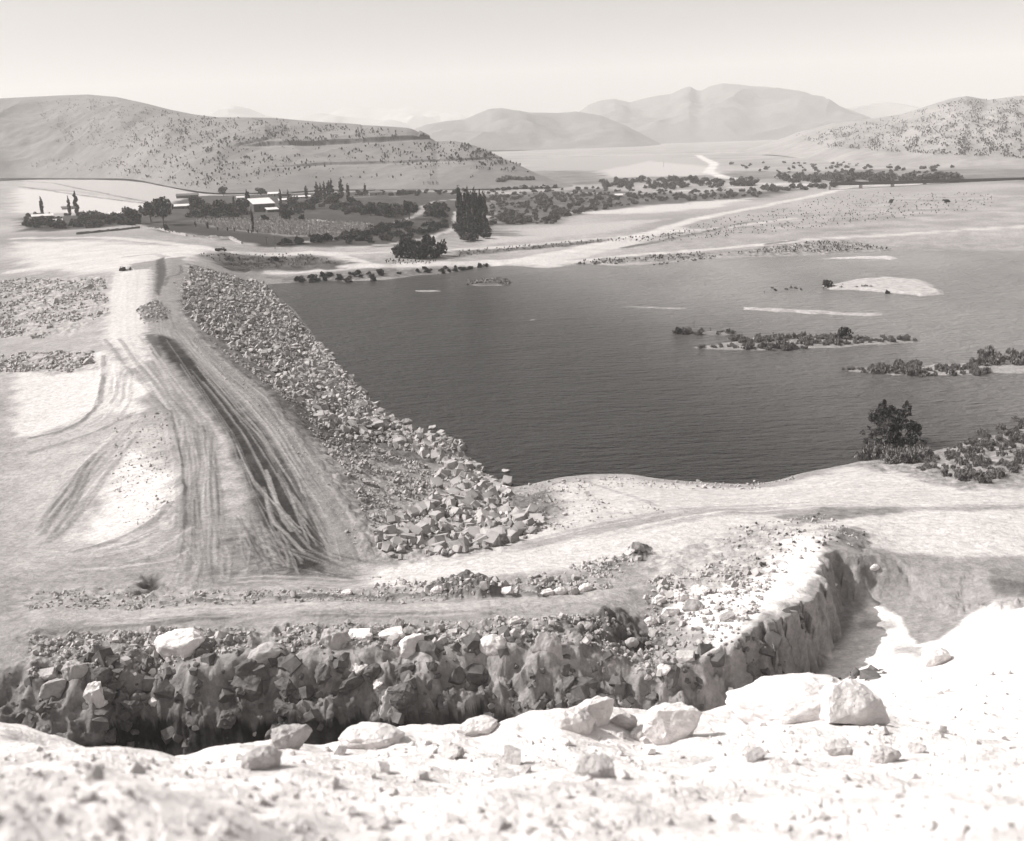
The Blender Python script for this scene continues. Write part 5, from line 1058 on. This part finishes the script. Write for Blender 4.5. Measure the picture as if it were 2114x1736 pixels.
for i, x in enumerate((875, 884, 888, 893, 895, 901, 904)):
    p = hillL.one(x, 381 - (i % 2)); o = link('grave_post', mesh_from('grave_post', *cat([tube([(0, 0, -.3), (0, 0, 3.6)], [.4, .3], 6), box(-.8, .8, -.12, .12, 2.3, 2.7)])), M_wood, None, p)
    tag(o, 'small dark upright post on the foot of the left hill', 'post', 'row of small posts on the slope foot')
# bridge
def bridge():
    a = Vector((*at_w(1712, 391, 7), 0)); b = Vector((*at_w(2250, 375, 8), 0)); L = (b - a).length; ang = math.atan2(b.y - a.y, b.x - a.x)
    e = empty('bridge', (a.x, a.y, 0), ang); tag(e, 'long low dark girder bridge crossing the valley at the far right', 'bridge')
    link('deck', mesh_from('deck', *box(0, L, -3, 3, 11.0, 11.6)), M_conc, e)
    parts = [box(0, L, -3.3, -3.0, 10.6, 13.4), box(0, L, 3.0, 3.3, 10.6, 13.4)]
    link('girder', mesh_from('girder', *cat(parts)), M_steel, e)
    n = int(L / 28)
    for k in range(n + 1): link('pier', mesh_from('pier', *box(k * L / n - 1.2, k * L / n + 1.2, -2.5, 2.5, -1, 11.0)), M_conc, e)
bridge()
# truck
def wheel(parent, x, y, r, w=.3):
    n = 16; V = []; F = []
    for s in (-.5, .5):
        for k in range(n): t = 2 * math.pi * k / n; V.append((x + r * math.cos(t), y + s * w, r + r * math.sin(t)))
    for k in range(n): F.append((k, (k + 1) % n, n + (k + 1) % n, n + k))
    V += [(x, y - w / 2, r), (x, y + w / 2, r)]
    F += [(2 * n, (k + 1) % n, k, 2 * n) for k in range(0)]
    F3 = np.array([(2 * n, (k + 1) % n, k) for k in range(n)] + [(2 * n + 1, n + k, n + (k + 1) % n) for k in range(n)])
    F = np.array(F); tri = np.concatenate([F[:, [0, 1, 2]], F[:, [0, 2, 3]], F3]); o = link('wheel', mesh_from('wheel', V, tri), M_tyre, parent)
    return o
def truck():
    p = P(456, 519); e = empty('lorry', p, -.05); tag(e, 'dark open lorry driving on the pale road behind the dam', 'lorry')
    s = 21 / FPX * (p - Vector((0, 0, CAMZ))).length / 6.0; e.scale = (s, s, s)
    link('chassis', mesh_from('chassis', *box(-3, 3, -.5, .5, .55, .75)), M_steel, e)
    V, F = box(-3.0, .9, -1.05, 1.05, .8, 1.0); parts = [(V, F), box(-3.0, .9, -1.08, -1.0, 1.0, 1.75), box(-3, .9, 1.0, 1.08, 1.0, 1.75), box(-3.05, -2.97, -1.0, 1.0, 1.0, 1.75), box(.84, .92, -1, 1, 1.0, 2.0)]
    link('cargo_bed', mesh_from('cargo_bed', *cat(parts)), M_dwall, e)
    cab = link('cab', mesh_from('cab', *cat([box(1.0, 2.2, -1, 1, .8, 1.5), box(1.05, 1.95, -.9, .9, 1.5, 2.25)])), M_steel, e)
    link('window', mesh_from('window', *cat([box(1.2, 1.8, -.93, -.9, 1.6, 2.1), box(1.2, 1.8, .9, .93, 1.6, 2.1)])), M_paint, cab)
    link('bonnet', mesh_from('bonnet', *box(2.2, 3.1, -.7, .7, .8, 1.4)), M_steel, e)
    for x in (-2.2, -1.2, 2.5):
        for y in (-.95, .95): wheel(e, x, y, .48)
truck()
def dozer():
    p = P(257, 559); e = empty('bulldozer', p, .1); tag(e, 'small dark bulldozer with a white canopy working on the dam crest', 'bulldozer')
    s = 21 / FPX * (p - Vector((0, 0, CAMZ))).length / 5.0; e.scale = (s, s, s)
    for y in (-.9, .9):
        pr = [(-2.2, .5), (-1.9, .1), (.3, .1), (.7, .5), (.3, .95), (-1.9, .95)]; n = len(pr)
        V = [(x, y + q, z) for q in (-.22, .22) for x, z in pr]; F = [(k, (k + 1) % n, n + (k + 1) % n, n + k) for k in range(n)] + [(0, 1, 2, 3), (0, 3, 4, 5), (9, 8, 7, 6), (11, 10, 9, 6)]
        link('track', mesh_from('track', V, F), M_tyre, e)
    link('body', mesh_from('body', *cat([box(-2.0, .4, -.6, .6, .7, 1.3), box(-.7, .55, -.5, .5, 1.3, 1.75)])), M_steel, e)
    link('canopy', mesh_from('canopy', *cat([box(-1.9, -.6, -.75, .75, 2.35, 2.5), box(-1.85, -1.75, -.7, -.6, 1.3, 2.35), box(-.75, -.65, -.7, -.6, 1.3, 2.35), box(-1.85, -1.75, .6, .7, 1.3, 2.35), box(-.75, -.65, .6, .7, 1.3, 2.35)])), M_paint, e)
    link('seat', mesh_from('seat', *cat([box(-1.6, -1.1, -.3, .3, 1.3, 1.5), box(-1.65, -1.55, -.3, .3, 1.5, 2.0)])), M_steel, e)
    link('push_arm', mesh_from('push_arm', *cat([box(0.0, 2.6, -1.25, -1.12, .35, .55), box(0.0, 2.6, 1.12, 1.25, .35, .55)])), M_steel, e)
    link('blade', mesh_from('blade', *cat([box(2.6, 2.75, -1.6, 1.6, .1, 1.3), box(2.5, 2.62, -1.6, 1.6, 1.2, 1.4), box(2.75, 2.9, -1.6, 1.6, .05, .25)])), M_steel, e)
dozer()
# drowned snags
for x, y, h, lab in ((1466, 684 - 0, 10, 'thin bare snag left of the lone drowned bush'), (1432, 676, 16, 'bare forked snag standing in open water behind the shrub line'), (1578, 606, 8, 'short bare snag in the far part of the lake')):
    p = at_w(x, y); hh = h / FPX * math.hypot(*p)
    o = link('bare_snag', mesh_from('bare_snag', *cat([tube([(0, 0, -.5), (.1, 0, hh * .5), (.2, 0, hh)], [.09, .07, .03], 5), tube([(.1, 0, hh * .5), (-.4, 0, hh * .8)], [.05, .02], 5)])), M_bark, None, (p[0], p[1], 0)); tag(o, lab, 'snag')

# ------------------------------------------------------------------ haze
hz = link('haze', mesh_from('haze', *box(-16000, 16000, -700, 16000, -8, 1100)), None)
mh = bpy.data.materials.new('haze_air'); mh.use_nodes = True; n = mh.node_tree; n.nodes.remove(n.nodes['Principled BSDF'])
pv = n.nodes.new('ShaderNodeVolumePrincipled'); pv.inputs['Density'].default_value = 0.00011; pv.inputs['Color'].default_value = (.97, .955, .94, 1); pv.inputs['Anisotropy'].default_value = 0.0
n.links.new(pv.outputs[0], n.nodes['Material Output'].inputs['Volume']); hz.data.materials.append(mh); tag(hz, kind='stuff')
